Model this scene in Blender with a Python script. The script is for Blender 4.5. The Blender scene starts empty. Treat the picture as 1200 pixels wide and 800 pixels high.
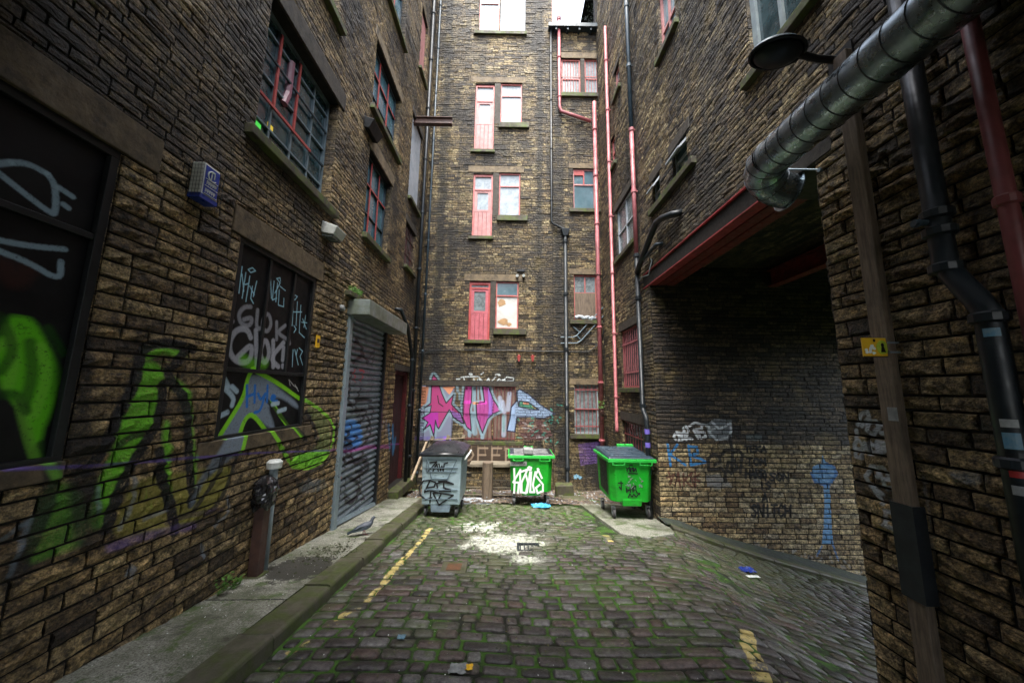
import bpy, math, random
import numpy as np
from math import radians, atan, sin, cos, pi
from mathutils import Vector, Matrix
random.seed(7); rng = np.random.RandomState(5)
sc = bpy.context.scene
COL = sc.collection

# ------------------------------------------------------------------ camera
FPX = 400.0; PITCH = atan(58 / FPX); ROLL = radians(-0.8); YAW = radians(0.3)
_f = np.array([sin(YAW) * cos(PITCH), cos(YAW) * cos(PITCH), sin(PITCH)])
_r0 = np.array([cos(YAW), -sin(YAW), 0.0]); _u0 = np.cross(_r0, _f)
_r = _r0 * cos(ROLL) - _u0 * sin(ROLL); _u = np.cross(_r, _f)
cam_d = bpy.data.cameras.new('camera'); cam = bpy.data.objects.new('camera', cam_d); COL.objects.link(cam)
cam.matrix_world = Matrix(((_r[0], _u[0], -_f[0], 0), (_r[1], _u[1], -_f[1], 0), (_r[2], _u[2], -_f[2], 0), (0, 0, 0, 1)))
cam_d.sensor_width = 36; cam_d.lens = FPX / 1200 * 36; cam_d.clip_start = 0.05; cam_d.clip_end = 2000
sc.camera = cam

# ------------------------------------------------------------------ light
EL, AZ = radians(68), radians(187)          # sun behind the camera, high, veiled by cloud
w = bpy.data.worlds.new('World'); sc.world = w; w.use_nodes = True
nt = w.node_tree; bg = nt.nodes['Background']
sky = nt.nodes.new('ShaderNodeTexSky'); sky.sky_type = 'NISHITA'; sky.sun_disc = False
sky.sun_elevation = EL; sky.sun_rotation = AZ; sky.air_density = 1.0; sky.dust_density = 3.0; sky.ozone_density = 1.5
hs = nt.nodes.new('ShaderNodeHueSaturation'); hs.inputs['Saturation'].default_value = 0.42
nt.links.new(sky.outputs[0], hs.inputs['Color']); nt.links.new(hs.outputs[0], bg.inputs[0]); bg.inputs[1].default_value = 0.15
sd = bpy.data.lights.new('sun', 'SUN'); sd.energy = 1.15; sd.angle = radians(35); sd.color = (1, 0.95, 0.87)
so = bpy.data.objects.new('sun', sd); COL.objects.link(so)
dv = Vector((sin(AZ) * cos(EL), cos(AZ) * cos(EL), sin(EL)))
so.rotation_euler = dv.to_track_quat('Z', 'Y').to_euler()
vs = sc.view_settings; sc.display_settings.display_device = 'sRGB'
vs.view_transform = 'Standard'; vs.look = 'None'; vs.gamma = 1; vs.exposure = 2.82; vs.use_curve_mapping = False
sc.render.engine = 'CYCLES'
try:
    sc.cycles.max_bounces = 8; sc.cycles.diffuse_bounces = 4
except Exception: pass

# ------------------------------------------------------------------ where things stand
XL, XR, YB, YC, YP = -2.9, 3.0, 10.8, 7.1, 3.08    # left wall, right wall, back wall, recess wall, near pier edge
ZB = 2.30                                          # soffit of the beams over the recess
def ray(x, y):
    d = _r * ((x - 600) / FPX) - _u * ((y - 400) / FPX) + _f
    return d / d[1]
def onX(x, y, X):
    r = ray(x, y); p = r * (X / r[0]); return (p[1], p[2])
def onY(x, y, Y):
    p = ray(x, y) * Y; return (p[0], p[2])
def L(x, y): return onX(x, y, XL)
def R(x, y): return onX(x, y, XR)
def B(x, y): return onY(x, y, YB)
def Cw(x, y): return onY(x, y, YC)
def street(X, Y):
    z = -1.70 - 0.115 * Y
    t = X - (1.75 + .285 * (max(Y, 3) - 3))
    if t > 0 and Y < YC + .3: z -= 0.25 * t * min(1, t / .8)
    return z + 0.012 * sin(X * 2.3 + Y) + 0.01 * sin(Y * 1.7 - X)
def pave(X, Y): return -1.60 - 0.115 * Y
def onG(x, y, H=1.70, s=.115):
    r = ray(x, y); Y = H / (-r[2] - s); p = r * Y; return (p[0], Y)

# ------------------------------------------------------------------ object helpers
def tag(o, label=None, cat=None, group=None, kind=None):
    if label: o['label'] = label
    if cat: o['category'] = cat
    if group: o['group'] = group
    if kind: o['kind'] = kind
    return o
def empty(name, loc, label=None, cat=None, group=None):
    o = bpy.data.objects.new(name, None); COL.objects.link(o); o.location = loc; o.empty_display_size = .1
    return tag(o, label, cat, group)
def world_loc(o):
    v = Vector((0, 0, 0))
    while o: v += o.location; o = o.parent
    return v
class MB:
    def __init__(s): s.v = []; s.f = []; s.m = []
    def add(s, vs, fs, mi=0):
        n = len(s.v); s.v += [tuple(v) for v in vs]
        for f in fs: s.f.append(tuple(i + n for i in f)); s.m.append(mi)
    def box(s, a, b, mi=0):
        x0, y0, z0 = [min(p, q) for p, q in zip(a, b)]; x1, y1, z1 = [max(p, q) for p, q in zip(a, b)]
        s.add([(x0,y0,z0),(x1,y0,z0),(x1,y1,z0),(x0,y1,z0),(x0,y0,z1),(x1,y0,z1),(x1,y1,z1),(x0,y1,z1)],
              [(0,3,2,1),(4,5,6,7),(0,1,5,4),(1,2,6,5),(2,3,7,6),(3,0,4,7)], mi)
    def hexa(s, bot, top, mi=0):
        s.add(list(bot) + list(top), [(0,3,2,1),(4,5,6,7),(0,1,5,4),(1,2,6,5),(2,3,7,6),(3,0,4,7)], mi)
    def bar(s, p, q, wd, dp, up=(0, 0, 1), mi=0):
        p = Vector(p); q = Vector(q); d = (q - p).normalized(); up = Vector(up)
        if abs(d.dot(up)) > .95: up = Vector((0, 1, 0))
        a = d.cross(up).normalized() * wd / 2; b = a.cross(d).normalized() * dp / 2
        s.hexa([p - a - b, p + a - b, p + a + b, p - a + b], [q - a - b, q + a - b, q + a + b, q - a + b], mi)
    def tube(s, pts, r, n=12, mi=0, caps=True):
        pts = [Vector(p) for p in pts]; rs = r if isinstance(r, (list, tuple)) else [r] * len(pts)
        rings = []; prev = None
        for i, p in enumerate(pts):
            if i == 0: d = pts[1] - p
            elif i == len(pts) - 1: d = p - pts[i - 1]
            else: d = (pts[i + 1] - p).normalized() + (p - pts[i - 1]).normalized()
            d.normalize()
            if prev is None:
                u = d.cross(Vector((0.13, 0.2, 1)));
                if u.length < .15: u = d.cross(Vector((1, 0, 0)))
            else: u = prev - d * prev.dot(d)
            u.normalize(); prev = u; v = d.cross(u)
            rings.append([p + (u * cos(2*pi*k/n) + v * sin(2*pi*k/n)) * rs[i] for k in range(n)])
        vs = [q for rg in rings for q in rg]; fs = []
        for i in range(len(pts) - 1):
            for k in range(n):
                k2 = (k + 1) % n; fs.append((i*n+k, i*n+k2, (i+1)*n+k2, (i+1)*n+k))
        if caps: fs.append(tuple(range(n))[::-1]); fs.append(tuple((len(pts)-1)*n + k for k in range(n)))
        s.add(vs, fs, mi)
    def prism(s, poly, y0, y1, T, mi=0):
        n = len(poly); vs = [T(u, v, y0) for u, v in poly] + [T(u, v, y1) for u, v in poly]
        fs = [tuple(range(n)), tuple(range(2*n - 1, n - 1, -1))] + [(i, (i+1) % n, (i+1) % n + n, i + n) for i in range(n)]
        s.add(vs, fs, mi)
    def blob(s, c, r, seed=0, n=10, jit=.15, mi=0):
        rr = random.Random(seed); vs = []; fs = []; m = n // 2
        for i in range(m + 1):
            a = pi * i / m
            for k in range(n):
                b = 2 * pi * k / n; j = 1 + rr.uniform(-jit, jit) if 0 < i < m else 1
                vs.append((c[0] + r[0]*sin(a)*cos(b)*j, c[1] + r[1]*sin(a)*sin(b)*j, c[2] + r[2]*cos(a)*j))
        for i in range(m):
            for k in range(n):
                k2 = (k+1) % n; fs.append((i*n+k, i*n+k2, (i+1)*n+k2, (i+1)*n+k))
        s.add(vs, fs, mi)
    def build(s, name, mat, parent=None, smooth=False, bevel=0):
        off = world_loc(parent) if parent else Vector((0, 0, 0))
        me = bpy.data.meshes.new(name)
        V = np.array(s.v, dtype=float).reshape(-1, 3) - np.array(off)
        me.from_pydata([tuple(v) for v in V], [], s.f)
        mats = mat if isinstance(mat, (list, tuple)) else [mat]
        for m in mats: me.materials.append(m)
        if len(mats) > 1: me.polygons.foreach_set('material_index', s.m)
        if smooth: me.polygons.foreach_set('use_smooth', [True] * len(s.f))
        me.update(); o = bpy.data.objects.new(name, me); COL.objects.link(o)
        if parent: o.parent = parent
        if bevel:
            b = o.modifiers.new('bevel', 'BEVEL'); b.width = bevel; b.segments = 2; b.limit_method = 'ANGLE'; b.angle_limit = radians(40)
        return o
def TL(u, z, d): return (XL + d, u, z)
def TR(u, z, d): return (XR - d, u, z)
def TB(u, z, d): return (u, YB - d, z)
def TC(u, z, d): return (u, YC - d, z)
def pbox(mb, T, u0, u1, z0, z1, d0, d1, mi=0):
    mb.box(T(u0, z0, d0), T(u1, z1, d1), mi)

# ------------------------------------------------------------------ graffiti: strokes sprayed on the plane of a wall, kept as one paint map per wall
def chaikin(P, closed, n=2):
    for _ in range(n):
        Q = [] if closed else [P[0]]; m = len(P)
        for i in range(m if closed else m - 1):
            a, b = P[i], P[(i + 1) % m]; Q += [(.75*a[0]+.25*b[0], .75*a[1]+.25*b[1]), (.25*a[0]+.75*b[0], .25*a[1]+.75*b[1])]
        P = Q if closed else Q + [P[-1]]
    return P
class Canvas:
    soft = False
    def __init__(s, u0, u1, v0, v1, res):
        s.u0, s.u1, s.v0, s.v1, s.res = u0, u1, v0, v1, res
        s.w = int((u1 - u0) / res); s.h = int((v1 - v0) / res); s.a = np.zeros((s.h, s.w, 4), np.float32)
    def comp(s, y0, y1, x0, x1, al, c):
        t = s.a[y0:y1, x0:x1]; A = t[..., 3] * (1 - al) + al
        for k in range(3): t[..., k] = np.where(A > 1e-4, (t[..., k] * t[..., 3] * (1 - al) + c[k] * al) / np.maximum(A, 1e-4), t[..., k])
        t[..., 3] = A
    def stroke(s, pts, wd, c, al=1., soft=.25):
        if s.soft and len(pts) > 2 and wd > .03: pts = chaikin(list(pts), False)
        P = [((u - s.u0) / s.res, (v - s.v0) / s.res) for u, v in pts]; r = wd / 2 / s.res; m = r * (1 + soft) + 1.5
        xs = [p[0] for p in P]; ys = [p[1] for p in P]
        x0 = max(0, int(min(xs) - m)); x1 = min(s.w, int(max(xs) + m + 2)); y0 = max(0, int(min(ys) - m)); y1 = min(s.h, int(max(ys) + m + 2))
        if x1 <= x0 or y1 <= y0: return
        Y, X = np.mgrid[y0:y1, x0:x1]; D = np.full(X.shape, 1e9)
        for (ax, ay), (bx, by) in zip(P[:-1], P[1:]):
            dx, dy = bx - ax, by - ay; q = dx*dx + dy*dy + 1e-9
            t = np.clip(((X - ax)*dx + (Y - ay)*dy) / q, 0, 1); D = np.minimum(D, np.hypot(X - ax - t*dx, Y - ay - t*dy))
        e = max(.8, r * soft); s.comp(y0, y1, x0, x1, np.clip((r - D) / e + .5, 0, 1) * al, c)
    def fill(s, pts, c, al=1., soft=0):
        if s.soft: pts = chaikin(list(pts), True)
        P = [((u - s.u0) / s.res, (v - s.v0) / s.res) for u, v in pts]
        xs = [p[0] for p in P]; ys = [p[1] for p in P]
        x0 = max(0, int(min(xs))); x1 = min(s.w, int(max(xs) + 2)); y0 = max(0, int(min(ys))); y1 = min(s.h, int(max(ys) + 2))
        if x1 <= x0 or y1 <= y0: return
        Y, X = np.mgrid[y0:y1, x0:x1]; ins = np.zeros(X.shape, bool)
        for (ax, ay), (bx, by) in zip(P, P[1:] + P[:1]):
            if ay == by: continue
            ins ^= ((Y < ay) != (Y < by)) & (X < (bx - ax) * (Y - ay) / (by - ay) + ax)
        k = ins.astype(float)
        if s.soft and min(k.shape) > 12:
            for ax in (0, 1): k = (np.roll(k, 2, ax) + np.roll(k, -2, ax) + np.roll(k, 1, ax) + np.roll(k, -1, ax) + k) / 5
        s.comp(y0, y1, x0, x1, k * al, c)
    def image(s, name):
        im = bpy.data.images.new(name, s.w, s.h, alpha=True, float_buffer=True)
        im.alpha_mode = 'CHANNEL_PACKED'
        im.pixels.foreach_set(s.a.ravel()); im.update(); im.pack(); return im
def Z(plane, ox, oy, k, pts): return [plane(ox + x / k, oy + y / k) for x, y in pts]

# letters as pen strokes on a 1 x 1.4 cell, for the handwritten words
GL = {'A':[[(0,0),(.5,1.4),(1,0)],[(.2,.5),(.8,.5)]],'C':[[(.95,1.2),(.5,1.4),(.05,.9),(.05,.4),(.5,0),(.95,.2)]],
 'E':[[(1,1.4),(0,1.4),(0,0),(1,0)],[(0,.7),(.8,.7)]],'H':[[(0,1.4),(0,0)],[(1,1.4),(1,0)],[(0,.7),(1,.7)]],'I':[[(.5,1.4),(.5,0)]],
 'K':[[(0,1.4),(0,0)],[(1,1.4),(0,.6),(1,0)]],'M':[[(0,0),(.1,1.4),(.5,.5),(.9,1.4),(1,0)]],'N':[[(0,0),(0,1.4),(1,0),(1,1.4)]],
 'O':[[(.5,1.4),(.05,1),(.05,.4),(.5,0),(.95,.4),(.95,1),(.5,1.4)]],'R':[[(0,0),(0,1.4),(.9,1.2),(.8,.8),(0,.7),(1,0)]],
 'S':[[(.95,1.2),(.5,1.4),(.05,1.1),(.9,.5),(.6,0),(.05,.2)]],'T':[[(0,1.4),(1,1.4)],[(.5,1.4),(.5,0)]],'D':[[(0,0),(0,1.4),(.7,1.2),(1,.7),(.7,.2),(0,0)]],
 'P':[[(0,0),(0,1.4),(.9,1.2),(.9,.8),(0,.65)]],'Z':[[(0,1.4),(1,1.4),(0,0),(1,0)]],'W':[[(0,1.4),(.25,0),(.5,1),(.75,0),(1,1.4)]],'F':[[(1,1.4),(0,1.4),(0,0)],[(0,.7),(.8,.7)]],
 'L':[[(0,1.4),(0,0),(.9,0)]],'U':[[(0,1.4),(.05,.3),(.5,0),(.95,.3),(1,1.4)]],'B':[[(0,0),(0,1.4),(.8,1.2),(.7,.8),(0,.7),(.95,.5),(.9,.1),(0,0)]],' ':[],'-':[[(.2,.7),(.8,.7)]]}
def word(text, x, y, w_, h, gap=.3, slant=0.):
    out = []
    for i, ch in enumerate(text):
        for st in GL[ch]: out.append([(x + (i * (1 + gap) + a + slant * b) * w_, y + b / 1.4 * h) for a, b in st])
    return out

# ---- left wall
cl = Canvas(0.6, 10.8, -2.9, 2.6, .008)
K2 = lambda p: Z(L, 100, 380, 2.665, p)
K4 = lambda p: Z(L, 220, 400, 3.64, p)
K1 = lambda p: Z(L, 0, 360, 2.353, p)
K3 = lambda p: Z(L, 240, 270, 5.0, p)
K6 = lambda p: Z(L, 0, 150, 3.81, p)
K8 = lambda p: Z(L, 280, 520, 4.7, p)
KS = lambda p: Z(L, 380, 380, 3.33, p)
cl.soft = True; cc_soft = True
GR = (.22, .80, .012); GR2 = (.13, .58, .01); BK = (.006, .006, .008)
cl.fill(K2([(140,490),(230,470),(330,460),(460,430),(440,520),(380,590),(300,640),(200,650),(90,680),(80,620)]), (.42,.40,.04), .6)
cl.fill(K2([(165,110),(150,190),(100,310),(75,400),(20,520),(0,640),(50,650),(80,540),(130,460),(160,390),(200,330),(215,270),(235,200),(240,130)]), GR, .85)
cl.fill(K2([(160,75),(200,60),(270,60),(325,95),(280,108),(230,90),(180,120)]), GR, .85)
cl.fill(K2([(245,150),(320,200),(330,260),(330,330),(345,480),(330,540),(325,470),(320,330),(290,220),(250,190)]), GR, .85)
cl.fill(K2([(235,300),(262,300),(255,470),(270,560),(240,560),(235,430)]), GR, .8)
cl.fill(K1([(40,20),(110,30),(150,110),(190,180),(180,250),(120,370),(160,480),(130,480),(90,300),(30,240),(0,170),(0,110),(30,70)]), GR2, .9)
cl.fill(K1([(-60,40),(0,110),(0,230),(-60,200)]), GR2, .8)
cl.fill(K1([(120,470),(220,500),(245,640),(150,690),(50,720),(80,600)]), GR2, .5)
cl.stroke(K1([(215,60),(205,250),(215,450),(240,640)]), .16, BK, .75, .6)
cl.stroke(K1([(130,390),(130,540),(70,660),(30,760)]), .09, BK, .8, .5)
cl.stroke(K1([(100,100),(110,200),(60,330)]), .06, BK, .6, .9)
for p in ([(40,60),(60,150),(40,220)], [(130,110),(150,200),(110,300)], [(0,120),(50,90)], [(70,260),(110,420),(140,470)]): cl.stroke(K1(p), .05, (.22,.60,.05), .5, .9)
for p in ([(0,250),(60,235),(90,290)], [(150,60),(190,130)], [(20,30),(60,120),(20,180)]): cl.stroke(K1(p), .05, (.01,.06,.005), .7, .9)
cl.stroke(K1([(30,-110),(60,-60),(90,-100)]), .10, (.10,.02,.01), .25, 1)
for p in ([(330,80),(270,62),(200,62),(165,90),(150,190),(100,270),(60,370),(0,460)], [(310,80),(270,130),(245,160),(290,210),(315,270),(315,380),(325,480),(325,560)],
          [(235,190),(235,250),(215,320),(160,400),(120,470),(80,560),(60,640)], [(225,400),(225,470),(260,560),(275,650)]):
    cl.stroke(K2(p), .085, BK, .98, .3)
cl.stroke(K2([(100,380),(140,350),(200,340)]), .05, BK, .8, .5)
cl.fill(K4([(270,140),(350,150),(410,210),(480,260),(490,300),(400,230),(350,270),(390,370),(370,380),(300,320),(260,330),(220,470),(130,540),(60,600),(20,700),(0,720),(0,680),(60,560),(130,450),(200,330),(260,230)]), (.21,.26,.33), .93)
cl.fill(K4([(490,270),(560,300),(610,360),(600,470),(540,520),(450,520),(430,480),(530,470),(560,420),(540,350)]), (.2,.3,.08), .5)
cl.fill(K4([(440,490),(520,470),(600,460),(580,520),(500,545),(440,535)]), GR, .8)
for p in ([(300,115),(272,150),(255,240),(200,330),(150,410)], [(220,470),(250,350),(280,310),(310,330),(380,430),(420,500),(445,535)],
          [(290,120),(400,180),(480,240),(560,290),(620,350),(620,420),(590,500),(520,545),(450,535)], [(370,260),(430,350),(480,410)]):
    cl.stroke(K4(p), .055, (.25,.68,.02), .95, .35)
for p in ([(630,330),(630,430),(600,525),(500,565)], [(500,300),(540,370),(545,430)], [(200,490),(180,570),(130,690),(70,740)], [(350,250),(420,330),(500,420)], [(20,720),(130,560),(150,500)]):
    cl.stroke(K4(p), .05, BK, .85, .4)
for p in ([(268,190),(268,280)], [(268,238),(300,225)], [(302,190),(300,262)], [(315,225),(325,255),(345,225)], [(345,225),(325,300),(300,305)], [(355,190),(352,260)], [(370,245),(392,240),(375,228),(368,255),(395,255)]):
    cl.stroke(K4(p), .035, (.02,.16,.55), 1)
for p in ([(150,180),(215,240),(205,275)], [(175,165),(190,195)], [(205,195),(225,215)], [(135,330),(185,305)], [(375,270),(400,265)], [(400,300),(430,290)]):
    cl.stroke(K4(p), .055, (.42,.55,.66), .9, .6)
for p in ([(145,480),(145,560),(100,640)], [(180,610),(250,580)], [(440,540),(445,590),(400,630)], [(360,690),(362,730)], [(130,770),(145,760),(140,790)]):
    cl.stroke(K2(p), .035, (.35,.42,.5), .5, .8)
for p in ([(80,580),(50,650),(20,740)], [(265,500),(265,570)], [(355,715),(345,740)], [(0,640),(60,600)]):
    cl.stroke(K1(p), .03, (.3,.4,.48), .5, .9)
cl.stroke(K2([(70,700),(150,670),(280,640),(330,630)]), .07, (.2,.12,.4), .5, .8)
cl.stroke(K2([(250,620),(300,600),(420,580)]), .05, (.05,.02,.06), .6)
cl.stroke([L(0,551), L(105,547), L(210,538), L(300,531), L(385,528)], .024, (.13,.08,.33), .8, .6)
cl.stroke([L(385,528), L(430,523), L(478,520)], .04, (.3,.06,.3), .7, .6)
TA = (.30, .42, .50)
for p in ([(10,165),(75,158)], [(10,195),(250,385),(275,385),(275,260),(240,210)], [(240,210),(150,160),(80,158)], [(290,270),(350,310)], [(310,345),(330,360)], [(-60,490),(0,500),(150,530),(315,545)], [(-60,500),(0,545),(150,600),(295,688),(298,600)]):
    cl.stroke(K6(p), .035, TA, .75, .5)
G1 = (.36, .37, .42)
for p in ([(290,450),(250,450),(215,500),(240,560),(290,560),(300,510),(250,525)], [(330,470),(320,580),(360,575)], [(380,490),(350,550),(380,605),(410,560),(400,500),(380,490)],
          [(440,540),(440,640)], [(490,560),(440,600),(500,640)], [(510,640),(515,665)], [(175,525),(185,535)], [(150,650),(150,665)]):
    cl.stroke(K3(p), .05, G1, .6, .7)
for p in ([(290,630),(270,580),(210,580),(165,650),(170,730),(220,780),(290,770),(300,660),(215,745)], [(320,590),(325,790)], [(365,650),(340,720),(370,790),(400,730),(385,650),(365,650)],
          [(420,650),(420,800)], [(480,660),(400,755),(450,800)], [(480,690),(475,760)], [(475,795),(476,800)]):
    cl.stroke(K3(p), .065, G1, .85, .5)
cl.stroke(K3([(250,760),(290,790),(370,780)]), .12, GR, .35, 1)
for p in ([(240,215),(222,370)], [(240,260),(250,360)], [(262,250),(240,400)], [(258,320),(275,315)], [(285,270),(262,420)], [(285,330),(310,380)], [(300,330),(290,400),(305,430)], [(325,300),(305,390)], [(275,232),(300,222),(318,240),(290,250),(275,232)],
          [(402,285),(385,390)], [(405,290),(410,400)], [(425,300),(415,410),(440,400)], [(445,310),(435,420)], [(440,285),(460,310),(430,370)], [(455,350),(450,440),(480,450),(482,400)], [(460,330),(490,355)], [(440,285),(460,280),(462,300)],
          [(540,400),(545,380),(560,390),(545,410),(540,400)], [(538,420),(530,560),(515,545)], [(560,420),(552,560)], [(580,440),(570,600),(600,630)], [(530,480),(585,480)], [(590,520),(612,580)], [(608,500),(598,570)], [(625,545),(585,540)], [(540,600),(552,580),(540,560)],
          [(535,700),(530,800)], [(545,700),(565,790)], [(553,730),(560,700)], [(570,690),(590,710),(575,740),(590,790)]):
    cl.stroke(K3(p), .014, (.34,.62,.76), .98)
for p in ([(445,165),(465,190),(480,200)], [(450,190),(445,165)], [(470,185),(485,215)]): cl.stroke(K4(p), .012, (.6,.6,.6), .9)
for p in ([(310,200),(330,250),(340,210)], [(345,260),(370,210),(390,240),(360,250)], [(400,240),(440,200),(430,260)], [(380,190),(410,240)], [(310,290),(330,270)], [(410,290),(415,330)]): cl.stroke(K8(p), .06, BK, .8, .6)
cl.fill(K8([(330,200),(480,190),(470,260),(330,280)]), (.3,.35,.37), .3)
# shutter and door
cl.fill(KS([(80,370),(150,375),(162,480),(80,500),(65,440)]), (.05,.30,.80), .8)
for p in ([(90,240),(112,235),(100,300),(118,320)], [(150,250),(120,345),(180,330),(150,385)], [(180,320),(205,330),(170,420)], [(100,540),(160,520),(190,560),(130,600)], [(105,600),(150,620),(120,700),(90,690)], [(60,430),(130,470),(70,480)],
          [(110,500),(130,560),(160,500)], [(130,60),(170,110),(120,150)], [(150,110),(180,150)], [(150,640),(130,690)], [(70,640),(60,720)], [(130,300),(160,290),(190,300)], [(175,360),(195,420),(160,470)]):
    cl.stroke(KS(p), .075, BK, .92, .4)
for i in range(22):
    rs_ = random.Random(i); x, y = rs_.uniform(75, 190), rs_.uniform(120, 690); x = min(x, 200 - (y - 100) * .08); cl.stroke(KS([(x, y), (x + rs_.uniform(-18, 18), y + rs_.uniform(-25, 25)), (x + rs_.uniform(-20, 20), y + rs_.uniform(-30, 40)), (x + rs_.uniform(-20, 10), y + rs_.uniform(10, 50))]), .045, BK, .85, .4)
for p in ([(126,180),(128,222)], [(145,180),(165,180),(152,222)], [(63,490),(70,560)], [(66,560),(72,610)]): cl.stroke(KS(p), .05, (.65,.04,.05), .8, .6)
cl.stroke(KS([(62,500),(130,490),(200,480),(260,480)]), .05, (.5,.08,.4), .7, .6)
for p in ([(248,400),(255,480)], [(290,400),(292,500)], [(270,440),(262,480)], [(300,450),(296,480)]): cl.stroke(KS(p), .15, (.04,.25,.5), .6, .9)
for p in ([(215,370),(222,420),(228,380)], [(222,400),(215,430)], [(240,370),(238,430)]): cl.stroke(KS(p), .06, (.3,.3,.3), .7, .5)
IM_L = cl.image('spray_left')

# ---- back wall
cb = Canvas(-3.0, 3.0, -2.9, 1.2, .008)
B6 = lambda p: Z(B, 485, 430, 8.0, p)
B7 = lambda p: Z(B, 570, 430, 8.0, p)
cb.fill(B6([(55,170),(380,170),(375,430),(350,670),(55,670)]), (.20,.22,.32), .95)
cb.fill(B6([(62,185),(140,185),(110,350),(62,380)]), (.50,.19,.09), .95); cb.fill(B6([(262,185),(385,185),(330,260)]), (.75,.30,.14), .95)
LB = (.24,.36,.43)
M1 = [(185,75),(215,110),(240,190),(260,250),(300,340),(370,260),(350,350),(440,440),(470,530),(440,520),(370,470),(330,400),(290,470),(230,580),(215,560),(200,500),(185,650),(150,540),(90,590),(130,520),(75,480),(150,430),(160,360),(100,380),(155,340),(160,230),(170,100)]
U1 = [(480,160),(545,160),(535,330),(520,400),(535,600),(490,560),(460,480),(460,350)]
U2 = [(640,180),(700,190),(740,300),(810,410),(740,440),(690,490),(640,620),(590,480),(580,340),(660,330)]
for P in (M1, U1, U2): cb.stroke(B6(P + P[:1]), .17, LB, .9, .4)
for p, wd in (([(560,190),(560,340)], .14), ([(550,440),(570,620)], .15), ([(520,600),(520,640)], .12), ([(650,560),(640,660)], .12), ([(600,120),(600,300)], .05), ([(405,180),(410,230)], .08), ([(425,240),(428,300)], .07), ([(690,400),(690,440)], .08)): cb.stroke(B6(p), wd, LB, .85, .6)
cb.fill(B6(M1), (.40,.035,.17), .98); cb.fill(B6([(330,400),(440,440),(470,530),(440,520),(370,470)]), (.25,.12,.42), .95)
cb.fill(B6([(155,430),(225,425),(230,580),(215,560),(200,500),(185,650),(150,540),(90,590),(130,520),(75,480)]), (.42,.02,.34), .95)
cb.fill(B6(U1), (.42,.04,.24), .95); cb.fill(B6(U2), (.38,.05,.26), .95); cb.fill(B6([(690,190),(740,300),(735,440),(690,490),(700,400)]), (.30,.12,.5), .95)
cb.stroke(B6([(480,330),(530,330)]), .1, (.7,.06,.5), .9, .5); cb.stroke(B6([(620,335),(670,335)]), .1, (.7,.06,.5), .9, .5); cb.stroke(B6([(560,340),(590,340)]), .08, (.8,.3,.12), .8, .5)
cb.fill(B6([(500,150),(560,130),(570,160)]), (.5,.04,.4), .9)
for P in (M1, U1, U2): cb.stroke(B6(P + P[:1]), .035, BK, .95)
cb.stroke(B6([(60,420),(360,425)]), .03, BK, .8); cb.stroke(B6([(220,270),(230,340),(270,370)]), .035, BK, .9)
P1 = [(310,210),(400,260),(500,350),(640,440),(540,480),(380,470),(285,470),(265,610),(190,600),(220,480),(230,380),(290,310),(285,230)]
P2 = [(310,320),(390,330),(490,400),(400,395),(300,370)]
cb.fill(B7(P1), (.30,.42,.62), .97); cb.fill(B7(P2), (.06,.28,.16), .95); cb.stroke(B7([(350,340),(390,345)]), .06, (.7,.2,.12), .8); cb.stroke(B7([(430,370),(460,390)]), .04, (.5,.35,.1), .8)
for P in (P1, P2): cb.stroke(B7(P + P[:1]), .04, (.012,.015,.05), .97)
cb.stroke(B7([(300,360),(290,310)]), .04, BK, .9)
for p in ([(125,290),(130,390)], [(215,250),(200,400)], [(150,330),(165,420)], [(165,460),(160,640)]): cb.stroke(B7(p), .13, (.45,.55,.72), .6, .7)
cb.stroke(B7([(160,460),(160,600)]), .08, (.1,.35,.3), .5, .7)
WH = (.62,.68,.70)
for p in ([(400,115),(430,113)], [(400,132),(425,130)], [(400,160),(425,165)], [(440,100),(465,95),(480,150)], [(470,95),(600,88),(640,130),(605,155)], [(520,60),(540,60),(545,72),(525,76),(518,66)], [(560,110),(570,150),(450,155)], [(640,145),(680,140)],
          [(660,165),(700,105),(712,155),(765,95)], [(765,150),(800,110),(815,125),(780,150),(850,140)], [(790,72),(800,68),(806,80),(792,82),(790,72)], [(630,70),(650,55)], [(730,165),(760,155),(820,165)], [(610,100),(625,140)]): cb.stroke(B6(p), .04, WH, .95)
for p in ([(140,140),(190,95),(255,105),(250,130),(190,135),(150,120)], [(85,75),(100,65),(110,80)]): cb.stroke(B7(p), .035, WH, .95)
cb.fill(B7([(300,480),(560,500),(620,640),(500,690),(300,680)]), (.35,.12,.14), .25)
r_ = random.Random(3)
for i in range(26):
    x = r_.uniform(290, 730); y = r_.uniform(470, 700) if x < 600 else r_.uniform(320, 710)
    cb.stroke(B7([(x, y), (x + r_.uniform(-25, 25), y + r_.uniform(-15, 25)), (x + r_.uniform(-20, 35), y + r_.uniform(-15, 25))]), .035, (.03,.36,.28), .6, .6)
for i in range(14):
    x = r_.uniform(300, 560); y = r_.uniform(520, 680); cb.stroke(B7([(x, y), (x + 30, y + r_.uniform(-12, 12))]), .03, (.6,.6,.62), .5, .8)
for k in range(5): cb.stroke(B6([(10 + 60*k, 665), (60 + 60*k, 672)]), .10, (.14,.10,.42), .45, .9)
cb.stroke(B6([(290,672),(320,680)]), .13, (.28,.10,.75), .8, .9)
for wd_ in word('FWTE', 130, 0, 1, 1): pass
for p in ([(80,215),(82,260)], [(80,235),(105,230)], [(125,215),(140,260)], [(165,220),(170,265)], [(200,215),(240,215)], [(220,215),(215,260)], [(245,235),(270,230),(265,265)]): cb.stroke(B7(p), .03, (.08,.02,.04), .7)
K7p = lambda p: Z(B, 470, 400, 3.333, p)
cb.fill(K7p([(690,400),(790,388),(795,470),(700,485)]), (.20,.09,.42), .45)
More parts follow.
